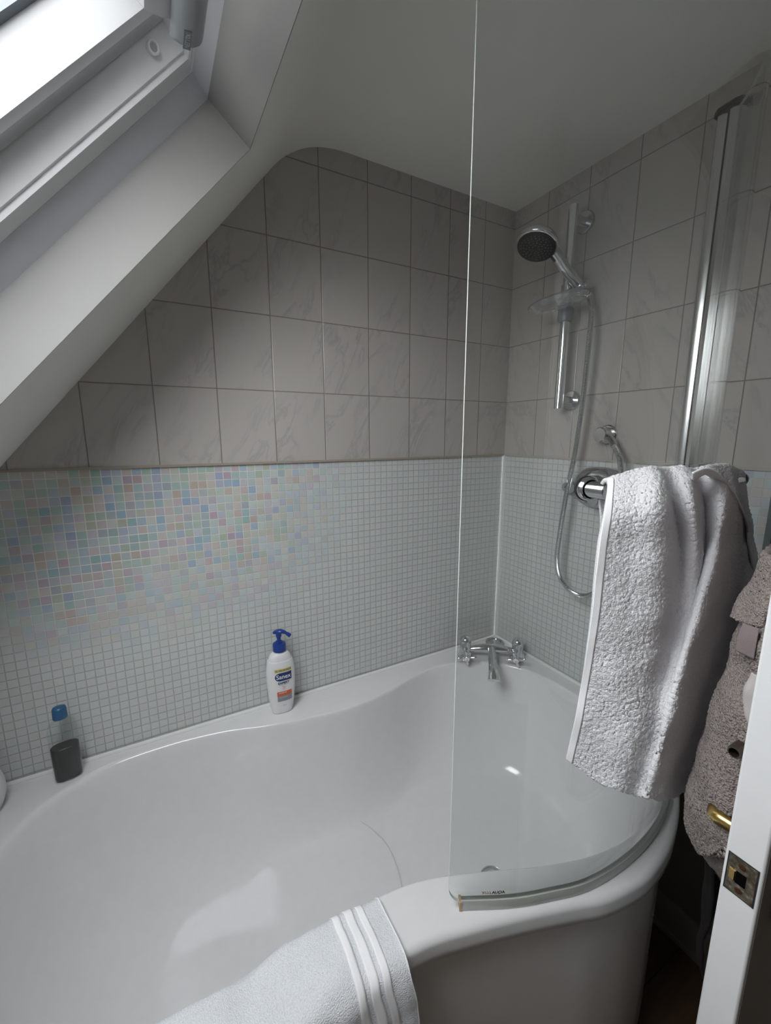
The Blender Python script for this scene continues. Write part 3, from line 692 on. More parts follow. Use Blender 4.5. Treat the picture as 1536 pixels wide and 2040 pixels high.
mk('seal_end', mb, plain('yellowed_seal_end', (.50, .36, .22), .4), scr, smooth=False)
# maker's mark, printed on the inside face so it reads reversed from here
P3 = offs(G, .0033); P3o = offs(G, -.0036)
def on_glass(s, z, off): x, y = gpt(s, offs(G, off)); return Vector((x, y, z))
OG = offs(G, -.0036)
def gl_fr(s0, z0): return lambda a, b, c: Vector((*gpt(max(0, min(Lg, s0+a)), OG), z0+b))
text_on('logo_black', 'AQUA', .0078, gl_fr(Lg-.091, RZ+.026), plain('logo_black', (.05, .05, .05), .5), scr, ext=0, bold=.0004, sx=1.05)
text_on('logo_red', 'LUX', .0078, gl_fr(Lg-.070, RZ+.026), plain('logo_red', (.62, .16, .15), .5), scr, ext=0, bold=.0002, sx=1.1, shear=.3)
# wall profile and pivot tube
pr3 = [(0, -.628), (-.022, -.628), (-.030, -.634), (-.031, -.644), (-.028, -.652), (0, -.652)]
mk('wall_profile', MB().rings([[Vector((a, b, z)) for a, b in pr3] for z in (RZ+.012, .780)]), m_alu, scr, sharp=30)
pr4 = [(-.004, -.6535), (-.026, -.6535), (-.036, -.660), (-.037, -.668), (-.032, -.676), (-.020, -.681), (-.004, -.681)]
mk('pivot_profile', MB().rings([[Vector((a, b, z)) for a, b in pr4] for z in (RZ+.012, .775)]), m_alu, scr, sharp=30)
mk('end_cap', MB().rings([[Vector((a*1.06, -.654+(b+.654)*1.08, z)) for a, b in [(0, -.626), (-.024, -.626), (-.034, -.636), (-.038, -.668), (-.034, -.678), (-.020, -.683), (0, -.683)]] for z in (.780, .790)]), m_dark, scr, sharp=30)
# ---------------------------------------------------------------- towel bar fixed to the glass
def gnear(xx):
    b = min(G, key=lambda p: abs(p[0]-xx)); return b
bar = thing('towel_bar', 'polished chrome towel bar fixed to the outside of the glass screen', 'towel rail', (-.48, -.87, 0))
bp = cr([(-.648, -.869, -.001), (-.61, -.873, 0), (-.54, -.886, .001), (-.465, -.892, .001), (-.38, -.888, 0), (-.31, -.876, -.002), (-.25, -.858, -.004)], 8)
mk('rod', MB().tube(bp, .0098, 24), m_chrome, bar, sharp=50)
for (bx, px_) in ((-.640, bp[0]), (-.25, bp[-1])):
    gx, gy = gnear(bx+.0); g = Vector((gx, gy, px_.z)); 
    i = G.index((gx, gy)); tx, ty = G[min(i+1, NG-1)][0]-G[i-1][0], G[min(i+1, NG-1)][1]-G[i-1][1]; nn = Vector((-ty, tx, 0)).normalized()
    if nn.y > 0: nn = -nn
    g = g+nn*.0035; L_ = (px_-g).length
    mk('washer', MB().lathe([(.0, 0), (.0185, 0), (.0185, .003), (0, .003)], tuple(g), tuple(nn), 28), m_dark, bar)
    mb = MB().lathe([(.0, .003), (.0175, .003), (.0175, .010), (.014, .013)], tuple(g), tuple(nn), 28, caps=False)
    mb.tube([g+nn*.010, px_], .0125, 20); mb.lathe([(0, -.014), (.0105, -.013), (.0128, -.010), (.0128, .010), (.010, .012)], tuple(px_), tuple((bp[1]-bp[0]).normalized() if bx < -.5 else (bp[-2]-bp[-1]).normalized()), 24)
    mk('bracket', mb, m_chrome, bar, sharp=50)
i0, i1 = [G.index(gnear(x_)) for x_ in (-.245, -.36)]
sub = G[i0:i1+1]; oa = offs(sub, -.0036); ob = offs(sub, -.0150)
mk('clamp_plate', MB().rings([[Vector((*a, .004)), Vector((*a, .026)), Vector((*b, .024)), Vector((*b, .006))] for a, b in zip(oa, ob)]), m_chromed, bar, sharp=40)
# ---------------------------------------------------------------- cloth
def net_surface(net, nu, nv, amp=0, fr=40, seed=0, amp2=0, fr2=140, e0=0, e1=0):
    """bicubic Catmull-Rom surface through a net of points, with pile relief pushed along the normals"""
    rows = []
    for r in net:
        rows.append(cr(r, nu))
    cols = list(zip(*rows)); g = [cr(list(c), nv) for c in cols]   # g[col][row]
    W_, H_ = len(g), len(g[0]); v = []
    nr = [[None]*H_ for _ in range(W_)]
    for i in range(W_):
        for j in range(H_):
            a = g[min(i+1, W_-1)][j]-g[max(i-1, 0)][j]; b = g[i][min(j+1, H_-1)]-g[i][max(j-1, 0)]
            nr[i][j] = a.cross(b).normalized()
    for i in range(W_):
        for j in range(H_):
            p = g[i][j]; d = 0
            if amp: d += amp*noise.noise(p*fr+Vector((seed, 0, 0)))
            if amp2 and i >= e0 and i < W_-e1: d += amp2*(noise.voronoi(p*fr2)[0][0]*-1.6+.6)
            v.append(p+nr[i][j]*d)
    f = [(i*H_+j, (i+1)*H_+j, (i+1)*H_+j+1, i*H_+j+1) for i in range(W_-1) for j in range(H_-1)]
    m_ = MB().add(v, f); m_.g = [[v[i*H_+j] for j in range(H_)] for i in range(W_)]; m_.nr = nr; return m_
def cloth(name, mb, mat, parent=None, th=.004):
    o = mk(name, mb, mat, parent, sharp=180, recalc=False)
    s = o.modifiers.new('thickness', 'SOLIDIFY'); s.thickness = th; s.offset = 0
    return o
# measured fold lines of the hanging cloths (metres)
TW=[[[-0.6648,-0.868,0.0101],[-0.6334,-0.884,0.0209],[-0.6121,-0.9,0.0267],[-0.5649,-0.892,0.0212],[-0.5453,-0.903,0.0233],[-0.487,-0.893,0.0192],[-0.4705,-0.903,0.0237],[-0.4075,-0.893,0.022],[-0.3485,-0.885,0.0157],[-0.2785,-0.872,0.0045]],[[-0.6927,-0.885,-0.0169],[-0.6628,-0.905,-0.0118],[-0.6395,-0.925,-0.0075],[-0.5714,-0.905,-0.017],[-0.5719,-0.93,-0.0121],[-0.4874,-0.905,-0.0237],[-0.5012,-0.935,-0.0169],[-0.4352,-0.92,-0.0242],[-0.3479,-0.9,-0.0337],[-0.2668,-0.88,-0.0474]],[[-0.7069,-0.89,-0.0702],[-0.6689,-0.91,-0.0684],[-0.6281,-0.93,-0.0677],[-0.5613,-0.915,-0.0802],[-0.5577,-0.935,-0.0744],[-0.4984,-0.92,-0.0858],[-0.5223,-0.945,-0.0753],[-0.4267,-0.925,-0.0924],[-0.3038,-0.9,-0.1124],[-0.2296,-0.885,-0.1254]],[[-0.7083,-0.89,-0.1499],[-0.6747,-0.915,-0.1461],[-0.6354,-0.935,-0.1454],[-0.58,-0.93,-0.1572],[-0.5613,-0.94,-0.1558],[-0.5475,-0.94,-0.1571],[-0.5653,-0.955,-0.1466],[-0.472,-0.943,-0.1665],[-0.3387,-0.92,-0.1939],[-0.2294,-0.9,-0.214]],[[-0.7056,-0.885,-0.245],[-0.6818,-0.915,-0.2377],[-0.6463,-0.935,-0.2383],[-0.6116,-0.94,-0.2459],[-0.6067,-0.95,-0.242],[-0.6045,-0.955,-0.24],[-0.6051,-0.96,-0.2372],[-0.5261,-0.952,-0.2599],[-0.4096,-0.936,-0.2932],[-0.291,-0.918,-0.3241]],[[-0.7077,-0.88,-0.3218],[-0.6839,-0.91,-0.3187],[-0.6614,-0.935,-0.3151],[-0.6365,-0.945,-0.3192],[-0.629,-0.952,-0.3173],[-0.6266,-0.957,-0.3148],[-0.6271,-0.962,-0.3113],[-0.5594,-0.957,-0.3367],[-0.4549,-0.944,-0.3732],[-0.3508,-0.928,-0.4073]],[[-0.712,-0.875,-0.3877],[-0.692,-0.905,-0.408],[-0.6712,-0.93,-0.4142],[-0.6478,-0.94,-0.425],[-0.6442,-0.947,-0.424],[-0.6436,-0.952,-0.4216],[-0.6447,-0.957,-0.4176],[-0.5908,-0.955,-0.4469],[-0.5181,-0.945,-0.4776],[-0.4262,-0.93,-0.5054]]]
TT=[[[-0.4514,-0.885,0.0185],[-0.3754,-0.88,0.019],[-0.3152,-0.872,0.0133],[-0.2537,-0.862,-0.004]],[[-0.4228,-0.885,-0.03],[-0.3362,-0.878,-0.0377],[-0.254,-0.87,-0.0546],[-0.1972,-0.862,-0.0754]],[[-0.4064,-0.885,-0.0905],[-0.3063,-0.878,-0.1059],[-0.2102,-0.87,-0.1253],[-0.155,-0.862,-0.1414]],[[-0.3966,-0.885,-0.1267],[-0.2843,-0.878,-0.1467],[-0.1792,-0.87,-0.1662],[-0.123,-0.862,-0.181]],[[-0.3877,-0.885,-0.1911],[-0.2723,-0.878,-0.2173],[-0.1665,-0.87,-0.2424],[-0.1089,-0.862,-0.2607]],[[-0.3861,-0.885,-0.2948],[-0.2678,-0.878,-0.3313],[-0.164,-0.87,-0.3647],[-0.0949,-0.862,-0.3916]]]
RB=[[[-0.36,-0.9452,-0.2319],[-0.5,-0.9849,-0.1853],[-0.6,-1.0169,-0.1505],[-0.64,-1.0426,-0.1337],[-0.655,-1.0611,-0.1255],[-0.655,-1.0755,-0.1214]],[[-0.36,-0.9379,-0.2989],[-0.5,-0.9785,-0.2418],[-0.6,-1.0114,-0.1992],[-0.64,-1.0379,-0.1781],[-0.655,-1.057,-0.1674],[-0.655,-1.0719,-0.1619]],[[-0.36,-0.9265,-0.3765],[-0.5,-0.9688,-0.3075],[-0.6,-1.003,-0.2558],[-0.64,-1.0307,-0.2295],[-0.655,-1.0506,-0.2159],[-0.655,-1.0661,-0.2087]],[[-0.36,-0.9197,-0.4456],[-0.5,-0.9629,-0.3659],[-0.6,-0.9979,-0.3061],[-0.64,-1.0264,-0.2752],[-0.655,-1.0469,-0.259],[-0.655,-1.0629,-0.2501]],[[-0.36,-0.9124,-0.5236],[-0.5,-0.9566,-0.4319],[-0.6,-0.9924,-0.363],[-0.64,-1.0218,-0.3269],[-0.655,-1.0429,-0.3075],[-0.655,-1.0595,-0.2968]],[[-0.36,-0.9086,-0.6026],[-0.5,-0.9532,-0.4987],[-0.6,-0.9894,-0.4206],[-0.64,-1.0194,-0.3791],[-0.655,-1.0411,-0.3565],[-0.655,-1.058,-0.344]],[[-0.36,-0.9118,-0.6443],[-0.5,-0.9559,-0.5339],[-0.6,-0.9917,-0.451],[-0.64,-1.0216,-0.4066],[-0.655,-1.0432,-0.3824],[-0.655,-1.0602,-0.3689]],[[-0.36,-0.9273,-0.6687],[-0.5,-0.969,-0.5544],[-0.6,-1.0031,-0.4686],[-0.64,-1.0317,-0.4227],[-0.655,-1.0526,-0.3977],[-0.655,-1.0691,-0.3838]],[[-0.36,-0.9372,-0.6824],[-0.5,-0.978,-0.5652],[-0.6,-1.0126,-0.4777],[-0.64,-1.0344,-0.4363],[-0.655,-1.0487,-0.4066],[-0.655,-1.0615,-0.3908]]]
SL=[[[-0.36,-0.9575,-0.0927],[-0.5,-0.9988,-0.0684],[-0.6,-1.029,-0.0539],[-0.64,-1.0458,-0.0496],[-0.65,-1.059,-0.049]],[[-0.36,-0.9481,-0.1408],[-0.5,-0.9906,-0.1075],[-0.6,-1.0221,-0.0858],[-0.64,-1.0441,-0.0779],[-0.65,-1.0584,-0.0743]],[[-0.36,-0.9405,-0.1731],[-0.5,-0.9833,-0.1364],[-0.6,-1.0153,-0.1103],[-0.64,-1.042,-0.1014],[-0.65,-1.0554,-0.0972]],[[-0.36,-0.9359,-0.201],[-0.5,-0.9778,-0.1605],[-0.6,-1.0091,-0.1317],[-0.64,-1.0359,-0.1224],[-0.65,-1.0518,-0.1171]],[[-0.36,-0.936,-0.2125],[-0.5,-0.9768,-0.1713],[-0.6,-1.0073,-0.1415],[-0.64,-1.0302,-0.1312],[-0.65,-1.0506,-0.1245]]]
RT=[[[-0.45,-0.9593,-0.6095],[-0.55,-0.9959,-0.5206],[-0.6,-1.0222,-0.4695],[-0.62,-1.0431,-0.4366]],[[-0.45,-0.9682,-0.6225],[-0.55,-1.0035,-0.5311],[-0.6,-1.0289,-0.4783],[-0.62,-1.0494,-0.445]],[[-0.45,-0.9822,-0.6307],[-0.55,-1.0162,-0.5384],[-0.6,-1.0382,-0.4858],[-0.62,-1.0557,-0.4546]],[[-0.45,-0.9903,-0.6389],[-0.55,-1.023,-0.5447],[-0.6,-1.043,-0.4932],[-0.62,-1.0594,-0.464]]]
HM=[[[-0.5814,-0.931,0.0277],[-0.5671,-0.925,0.0215],[-0.544,-0.915,0.0143]],[[-0.5514,-0.929,0.0317],[-0.5397,-0.923,0.026],[-0.5191,-0.913,0.0193]],[[-0.5255,-0.927,0.0299],[-0.517,-0.921,0.0256],[-0.4994,-0.911,0.0204]],[[-0.496,-0.925,0.0221],[-0.4886,-0.919,0.0173],[-0.4719,-0.909,0.0115]],[[-0.462,-0.923,0.007],[-0.4566,-0.917,0.0027],[-0.4417,-0.907,-0.0027]],[[-0.4188,-0.921,-0.0174],[-0.4171,-0.915,-0.0191],[-0.4054,-0.905,-0.0221]],[[-0.3825,-0.919,-0.0439],[-0.3774,-0.913,-0.0407],[-0.3619,-0.903,-0.039]],[[-0.3506,-0.917,-0.0682],[-0.3493,-0.911,-0.0621],[-0.3373,-0.901,-0.0577]],[[-0.3389,-0.915,-0.0818],[-0.3292,-0.909,-0.0793],[-0.3086,-0.899,-0.0786]],[[-0.3356,-0.913,-0.0922],[-0.3231,-0.907,-0.0901],[-0.2995,-0.897,-0.0899]],[[-0.3127,-0.911,-0.1222],[-0.3074,-0.905,-0.1112],[-0.2911,-0.895,-0.1022]],[[-0.2803,-0.909,-0.1616],[-0.2785,-0.903,-0.1466],[-0.2654,-0.893,-0.1341]],[[-0.2592,-0.907,-0.1953],[-0.2549,-0.901,-0.1839],[-0.239,-0.891,-0.1754]]]
# white bath towel over the bar
def back_rows(net, ys_, drop):
    top = net[0]; out = []
    for dy, dz_ in drop: out.append([[p[0]+(.035 if dz_ < -.05 else (.02 if dz_ < -.01 else .006))*(1-i/(len(top)-1)), p[1]+dy, p[2]+dz_] for i, p in enumerate(top)])
    return out+net
TWn = back_rows(TW, 0, [(.028, -.11), (.027, -.06), (.024, -.018), (.010, .004)])
tw = net_surface(TWn, 30, 46, amp=.0035, fr=22, seed=3, amp2=.0019, fr2=300, e0=11)
towel = cloth('bath_towel', tw, m_towel, None, .006)
tag(towel, 'white terry bath towel hanging over the chrome bar on the glass screen', 'towel')
def strip(src, c0, c1, r0, r1, off):
    g, nr = src.g, src.nr; v = []; C_ = range(c0, c1); R_ = range(r0, r1); h = len(R_)
    for i in C_:
        for j in R_: v.append(g[i][j]+nr[i][j]*off)
    f = [(a*h+b, (a+1)*h+b, (a+1)*h+b+1, a*h+b+1) for a in range(len(C_)-1) for b in range(h-1)]
    return MB().add(v, f)
def ribbon(path, nrm, wd, off, rib=0):
    """flat hem ribbon along a path, wd towards nrm-cross side"""
    return None
H_ = len(tw.g[0]); W_ = len(tw.g)
def fac(src):   # outward sign of normals
    i, j = len(src.g)//2, len(src.g[0])//2; return 1 if src.nr[i][j].y < 0 else -1
sg = fac(tw)
cloth('hem', strip(tw, 0, 10, 165, H_, sg*.0036), m_hem, towel, .0014)
hmn = net_surface(HM, 4, 8); cloth('hem', hmn, m_hem, towel, .003)
# taupe towel on the same bar, further right
TT = [[[p[0], p[1]+.006, p[2]] for p in r] for r in TT]
TTn = back_rows(TT, 0, [(.022, -.30), (.020, -.10), (.018, -.01), (.008, .002)])
tt = net_surface(TTn, 16, 20, amp=.005, fr=20, seed=9, amp2=.0014, fr2=210)
t2 = cloth('bath_towel', tt, m_taupe, None, .005)
tag(t2, 'taupe terry towel hanging at the wall end of the bar, mostly behind the white towel', 'towel')
# white towel over the front rim of the bath
xs = [-1.66, -1.52, -1.40, -1.30, -1.22, -1.15, -1.08, -1.02, -.97, -.935, -.918]
rows = []
path = [(-.628, -.98, .2), (-.633, -.86, .3), (-.654, -.775, .3), (-.668, -.7495, .2), (-.686, -.7465, .1), (-.71, -.7455, .08), (-.742, -.7465, .1), (-.765, -.752, .2), (-.776, -.772, .4), (-.781, -.82, .8), (-.786, -.90, 1.2), (-.792, -1.02, 1.5), (-.796, -1.16, 1.6), (-.79, -1.26, 1.6)]
for k, (y, z, a) in enumerate(path):
    r = []
    for i, x in enumerate(xs):
        wv = .007*a*math.sin(x*34+.6+.2*k)+.004*a*math.sin(x*61+1)
        xe = x+(.012*max(0, (k-8))/5 if i > 7 else 0)+.006*math.sin(x*18)*(k > 8)
        yy = y-abs(wv)*(k > 7)-wv*.3*(k > 7)
        if k == 3: yy += .004*math.sin(x*23+.9)+.002*math.sin(x*51); 
        if k <= 2: yy += .004*math.sin(x*23+.9)
        r.append((xe, yy, z+(.004*math.sin(x*31+2)+.003 if 3 <= k <= 6 else 0)))
    rows.append(r)
t3s = net_surface(rows, 12, 9, amp=.0030, fr=30, seed=21)
t3 = cloth('hand_towel', t3s, m_towel2, None, .006)
tag(t3, 'white towel with a ribbed border draped over the front rim of the bath', 'towel')
s3 = fac(t3s); gx = [c[40].x for c in t3s.g]
def colat(x): return min(range(len(gx)), key=lambda i: abs(gx[i]-x))
for xa, xb in ((-1.008, -.992), (-.985, -.969), (-.962, -.950)):
    a, b = colat(xa), colat(xb); cloth('woven_band', strip(t3s, a, max(b, a+2)+1, 10, len(t3s.g[0]), s3*.0040), m_hem, t3, .0018)
cloth('hem', strip(t3s, len(gx)-3, len(gx), 10, len(t3s.g[0]), s3*.0032), m_hem, t3, .002)

# ---------------------------------------------------------------- bottles on the bath ledge
def superring(c, a, b, z, ang, n=48, p=.85):
    ca, sa_ = math.cos(ang), math.sin(ang); out = []
    for k in range(n):
        t = 2*math.pi*k/n; x = a*math.copysign(abs(math.cos(t))**p, math.cos(t)); y = b*math.copysign(abs(math.sin(t))**p, math.sin(t))
        out.append(Vector((c[0]+x*ca-y*sa_, c[1]+x*sa_+y*ca, c[2]+z)))
    return out
BC = (-.922, -.048, RZ+.0005); ba = math.radians(-4)
pb_ = thing('pump_bottle', 'white lotion bottle with a blue pump standing on the back ledge of the bath', 'bottle', BC)
bprof = [(.024, .014, 0), (.028, .017, .001), (.031, .0195, .004), (.0345, .0215, .020), (.0385, .0225, .050), (.0415, .0235, .085), (.0428, .024, .115), (.0422, .024, .140), (.0400, .0235, .158), (.0372, .0225, .170), (.0365, .022, .1715), (.0345, .0215, .1720), (.0325, .021, .180), (.0285, .0195, .188), (.022, .0175, .1935), (.0165, .016, .195), (.0150, .0150, .197), (.0148, .0148, .204)]
bprof2 = [(p.x, p.y, p.z) for p in cr(bprof, 3)]
m_white = plain('white_plastic', (.76, .76, .77), .28); m_blue = plain('blue_plastic', (.012, .045, .25), .3)
mk('body', MB().rings([superring(BC, a, b, z, ba) for a, b, z in bprof2]), m_white, pb_, sharp=60)
bt = (BC[0], BC[1], BC[2])
pump = MB().lathe([(.0175, .199), (.0188, .200), (.0192, .217), (.0180, .222), (.011, .2235), (.0100, .227), (.0095, .229), (.0060, .230), (.0056, .247)], bt, (0, 0, 1), 32)
pp = mk('pump', pump, m_blue, pb_, sharp=50)
dx = Vector((math.cos(math.radians(-25)), math.sin(math.radians(-25)), 0)); o_ = Vector(bt)
head = MB().lathe([(.0075, .242), (.0085, .246), (.0085, .256), (.0, .259)], bt, (0, 0, 1), 20)
head.tube(cr([o_-dx*.016+Vector((0, 0, .2555)), o_+Vector((0, 0, .259)), o_+dx*.016+Vector((0, 0, .2575)), o_+dx*.034+Vector((0, 0, .2445))], 6), .006, 16, rf=lambda u: .0035+.0035*math.sin(math.pi*min(1, u*1.25)) if u < .8 else .0053, sq=1.3)
mk('nozzle_head', head, m_blue, pp, sharp=50)
# printed label, wrapped on the front of the bottle
def onb(a, z, off=.0003):
    """a = distance across the front from the centre line, z = height"""
    for i in range(len(bprof2)-1):
        if bprof2[i][2] <= z <= bprof2[i+1][2]: break
    t = (z-bprof2[i][2])/max(1e-6, bprof2[i+1][2]-bprof2[i][2]); A = bprof2[i][0]+(bprof2[i+1][0]-bprof2[i][0])*t; B = bprof2[i][1]+(bprof2[i+1][1]-bprof2[i][1])*t
    p_ = .85; c = min(.999, abs(a)/A)**(1/p_); y = -(B+off)*(math.sqrt(1-c*c))**p_-off*.5
    ca, sa_ = math.cos(ba), math.sin(ba); return Vector((BC[0]+a*ca-y*sa_, BC[1]+a*sa_+y*ca, BC[2]+z))
def patch(name, pts, mat, off, parent=pb_, nx=12, nz=6):
    """pts: outline function u,v->(a,z)"""
    v = [onb(*pts(i/nx, j/nz), off) for i in range(nx+1) for j in range(nz+1)]
    f = [(i*(nz+1)+j, (i+1)*(nz+1)+j, (i+1)*(nz+1)+j+1, i*(nz+1)+j+1) for i in range(nx) for j in range(nz)]
    return mk(name, MB().add(v, f), mat, parent)
rect = lambda a0, a1, z0, z1: (lambda u, v: (a0+(a1-a0)*u, z0+(z1-z0)*v))
m_navy = plain('print_navy', (.012, .035, .14), .4); m_yel = plain('print_yellow', (.66, .55, .16), .4); m_or = plain('print_orange', (.62, .13, .05), .4); m_gr = plain('print_grey', (.27, .27, .31), .4); m_wh = plain('print_white', (.8, .8, .82), .4); m_pk = plain('print_coral', (.66, .33, .28), .4)
O_ = .004
patch('label_yellow_band', rect(-.0255+O_, .0245+O_, .1400, .1505), m_yel, .0003)
def pill(u, v):
    z = .1115+(.1378-.1115)*v; h = abs(v-.5)*2; r = .0130; a0 = -.0250+O_+r-r*math.sqrt(max(0, 1-h*h)); return (a0+(.0245+O_-a0)*u, z)
patch('label_blue_badge', pill, m_navy, .0003, nz=14)
patch('label_orange_panel', rect(-.0205+O_, .0235+O_, .0620, .0765), m_or, .0003)
patch('label_grey_panel', rect(-.0200+O_, .0235+O_, .0440, .0620), m_gr, .0003)
def tx(s, size, z, mat, a=O_, sx=1.0, bold=0, nm='lettering'): text_on(nm, s, size, lambda x, y, c: onb(a+x, z+y, .0006+c), mat, pb_, ext=0, bold=bold, sx=sx)
tx('Sanex', .0200, .1247, m_wh, sx=.92, bold=.0002); tx('XL VALUE PACK', .0068, .1452, m_navy, bold=.0002, sx=.95); tx('EXPERT', .0098, .1045, m_navy, sx=1.0, bold=.0003)
tx('SKIN HEALTH', .0046, .0980, m_gr); tx('SENSITIVE', .0052, .0722, m_wh, a=-.004+O_, bold=.0001); tx('SHOWER CREAM', .0032, .0570, m_wh, a=-.002+O_); tx('1000 ml', .0040, .0300, m_gr)
for i, (a0, a1, z) in enumerate(((-.006, .001, .0925), (-.002, .006, .0905), (-.005, .005, .0870), (-.004, .004, .0830))):
    patch('drop_print', rect(a0+O_, a1+O_, z-.0007, z+.0007), m_pk, .0003, nx=4, nz=1)
# clear bottle
B2 = (-1.455, -.046, RZ+.0005); b2a = math.radians(8)
cb = thing('toiletry_bottle', 'clear bottle of dark liquid with a blue cap at the left end of the ledge', 'bottle', B2)
pr5 = [(.024, .013, 0), (.027, .0165, .002), (.0285, .018, .008), (.0295, .0185, .05), (.0300, .0185, .100), (.0290, .0180, .135), (.026, .0165, .148), (.020, .014, .155), (.012, .012, .159), (.0115, .0115, .166)]
mk('body', MB().rings([superring(B2, a, b, z, b2a) for a, b, z in [(p.x, p.y, p.z) for p in cr(pr5, 3)]]), thinglass('clear_bottle', (.93, .95, .955), 1.1, .02), cb, sharp=60)
mk('liquid', MB().rings([superring(B2, a*.95, b*.93, z+.0015, b2a) for a, b, z in [(.024, .013, 0), (.027, .0165, .002), (.0285, .018, .008), (.0295, .0185, .05), (.0298, .0185, .0865), (.0285, .0175, .0875)]]), plain('dark_liquid', (.006, .0035, .003), .25), cb, sharp=40)
mk('cap', MB().rings([superring(B2, a, b, z, b2a, p=.95) for a, b, z in [(.0145, .0125, .163), (.0150, .013, .165), (.0142, .0122, .188), (.0125, .0105, .1915), (.006, .005, .193)]]), plain('teal_blue_cap', (.025, .11, .23), .3), cb, sharp=50)
# rounded white pot at the very left
WP = (-1.624, -.080, RZ)
wp = mk('white_pot', MB().lathe([(.0, 0), (.040, 0), (.052, .010), (.060, .035), (.061, .060), (.055, .085), (.043, .100), (.020, .108), (0, .109)], WP, (0, 0, 1), 40, caps=False), m_white, None)
tag(wp, 'rounded white container on the bath ledge at the left edge of the photo', 'container')

# ---------------------------------------------------------------- door
DX = -.685; DYi, DYo = -1.060, -1.094
door = thing('door_1', 'white painted door standing open at the right, seen along its latch edge', 'door', (-.35, -1.077, FL+.01)); door['kind'] = 'structure'
lf = mk('leaf', MB().box((DX, DYo, FL+.012), (-.016, DYi, .650)), m_gloss, door, sharp=30, bevel=.0025)
mk('outer_shade_skin', MB().box((DX+.003, DYo-.0012, FL+.014), (-.018, DYo+.0008, .648)), plain('shaded_door_face', (.10, .095, .085), .35), lf, smooth=False)  # thin added skin; the outer face's shade is baked into its dark colour
# latch plate let into the edge
zc_ = -.398; px0 = DX-.0006
t = NT('tarnished_latch_plate'); n1 = t.noise(t.pos(), 160, 5, .65); n2 = t.noise(t.pos(), 60, 3)
t.set(Base_Color=t.ramp(n1.outputs[0], [(.3, (.05, .032, .02)), (.48, (.15, .13, .095)), (.6, (.24, .21, .16)), (.72, (.5, .5, .47))]), Metallic=.55, Roughness=.42); t.bump(n1.outputs[0], .6, .001)
yl, yr = DYi-.0045, DYo+.0045; zh = .0225
pt = mk('latch_plate', MB().box((px0-.0004, yr, zc_-zh), (px0+.003, yl, zc_+zh)), t.m, door, smooth=False, bevel=.0004)
dg = MB()    # chipped dark paint line round the plate
for a, b in (((yr-.0012, zc_-zh-.0012), (yr, zc_+zh+.0012)), ((yl, zc_-zh-.0012), (yl+.0012, zc_+zh+.0012)), ((yr, zc_+zh), (yl, zc_+zh+.0010)), ((yr, zc_-zh-.0010), (yl, zc_-zh))):
    dg.box((px0-.0002, a[0], a[1]), (px0+.002, b[0], b[1]))
mk('plate_gap', dg, m_dark, pt, smooth=False)
mk('bolt_hole', MB().box((px0-.0008, -1.0815, zc_-.008), (px0+.002, -1.0725, zc_+.007)), m_black, pt, smooth=False)
mk('latch_bolt', MB().rings([[Vector((x, y, z)) for x, y in ((px0, -1.0725), (px0-.0022, -1.0715), (px0-.001, -1.0665), (px0, -1.0660))] for z in (zc_-.0065, zc_+.0055)]), m_brass, pt, smooth=False)
for z in (zc_+.0150, zc_-.0155):
    s_ = mk('screw', MB().lathe([(.0032, -.001), (.0032, .0008), (.002, .0012), (0, .0008)], (px0-.0002, -1.0765, z), (-1, 0, 0), 16, caps=False), plain('rusty_screw', (.10, .045, .025), .5, .6), pt)
# lever handle on the inner side
lh = MB().tube(cr([(-.664, -1.0585, -.361), (-.664, -1.050, -.3615), (-.663, -1.041, -.3625), (-.656, -1.036, -.3625), (-.640, -1.035, -.362), (-.560, -1.034, -.362)], 5), .0095, 20, rf=lambda u: .0085, sq=.9)
lh.lathe([(.0, .0), (.024, 0), (.024, .004), (.018, .008)], (-.645, -1.060, -.361), (0, 1, 0), 28)
mk('lever_handle', lh, m_brass, door, sharp=50)
tb = MB().lathe([(.0055, 0), (.0068, .001), (.0068, .024), (.0060, .0262), (.0048, .0262), (.0046, .006), (0, .006)], (-.655, -1.0520, -.262), (-1, -.0, -.0), 28, caps=False)
mk('bolt_barrel', tb, plain('dull_bronze', (.16, .13, .10), .35, .9), door, sharp=50)
# outer side: backplate and lever
bp_ = MB().box((-.640, DYo-.006, -.46), (-.600, DYo, -.325)); bp_.tube([(-.62, DYo-.004, -.37), (-.62, DYo-.045, -.37), (-.56, DYo-.050, -.37)], .008, 16)
mk('backplate_lever', bp_, plain('dark_bronze', (.05, .04, .03), .4, .7), door, sharp=50)
for z in (-1.10, -.3, .45):
    mk('hinge', MB().lathe([(0, -.04), (.006, -.04), (.006, .04), (0, .04)], (-.010, DYi+.004, z), (0, 0, 1), 16, caps=False), m_brass, door)
# robe hook
hk = MB().lathe([(0, 0), (.016, 0), (.016, .004), (.006, .006)], (-.46, DYi, .30), (0, 1, 0), 20, caps=False); hk.tube(cr([(-.46, DYi+.004, .30), (-.46, DYi+.045, .296), (-.46, DYi+.058, .312)], 5), .005, 12)
mk('robe_hook', hk, m_chromed, door)
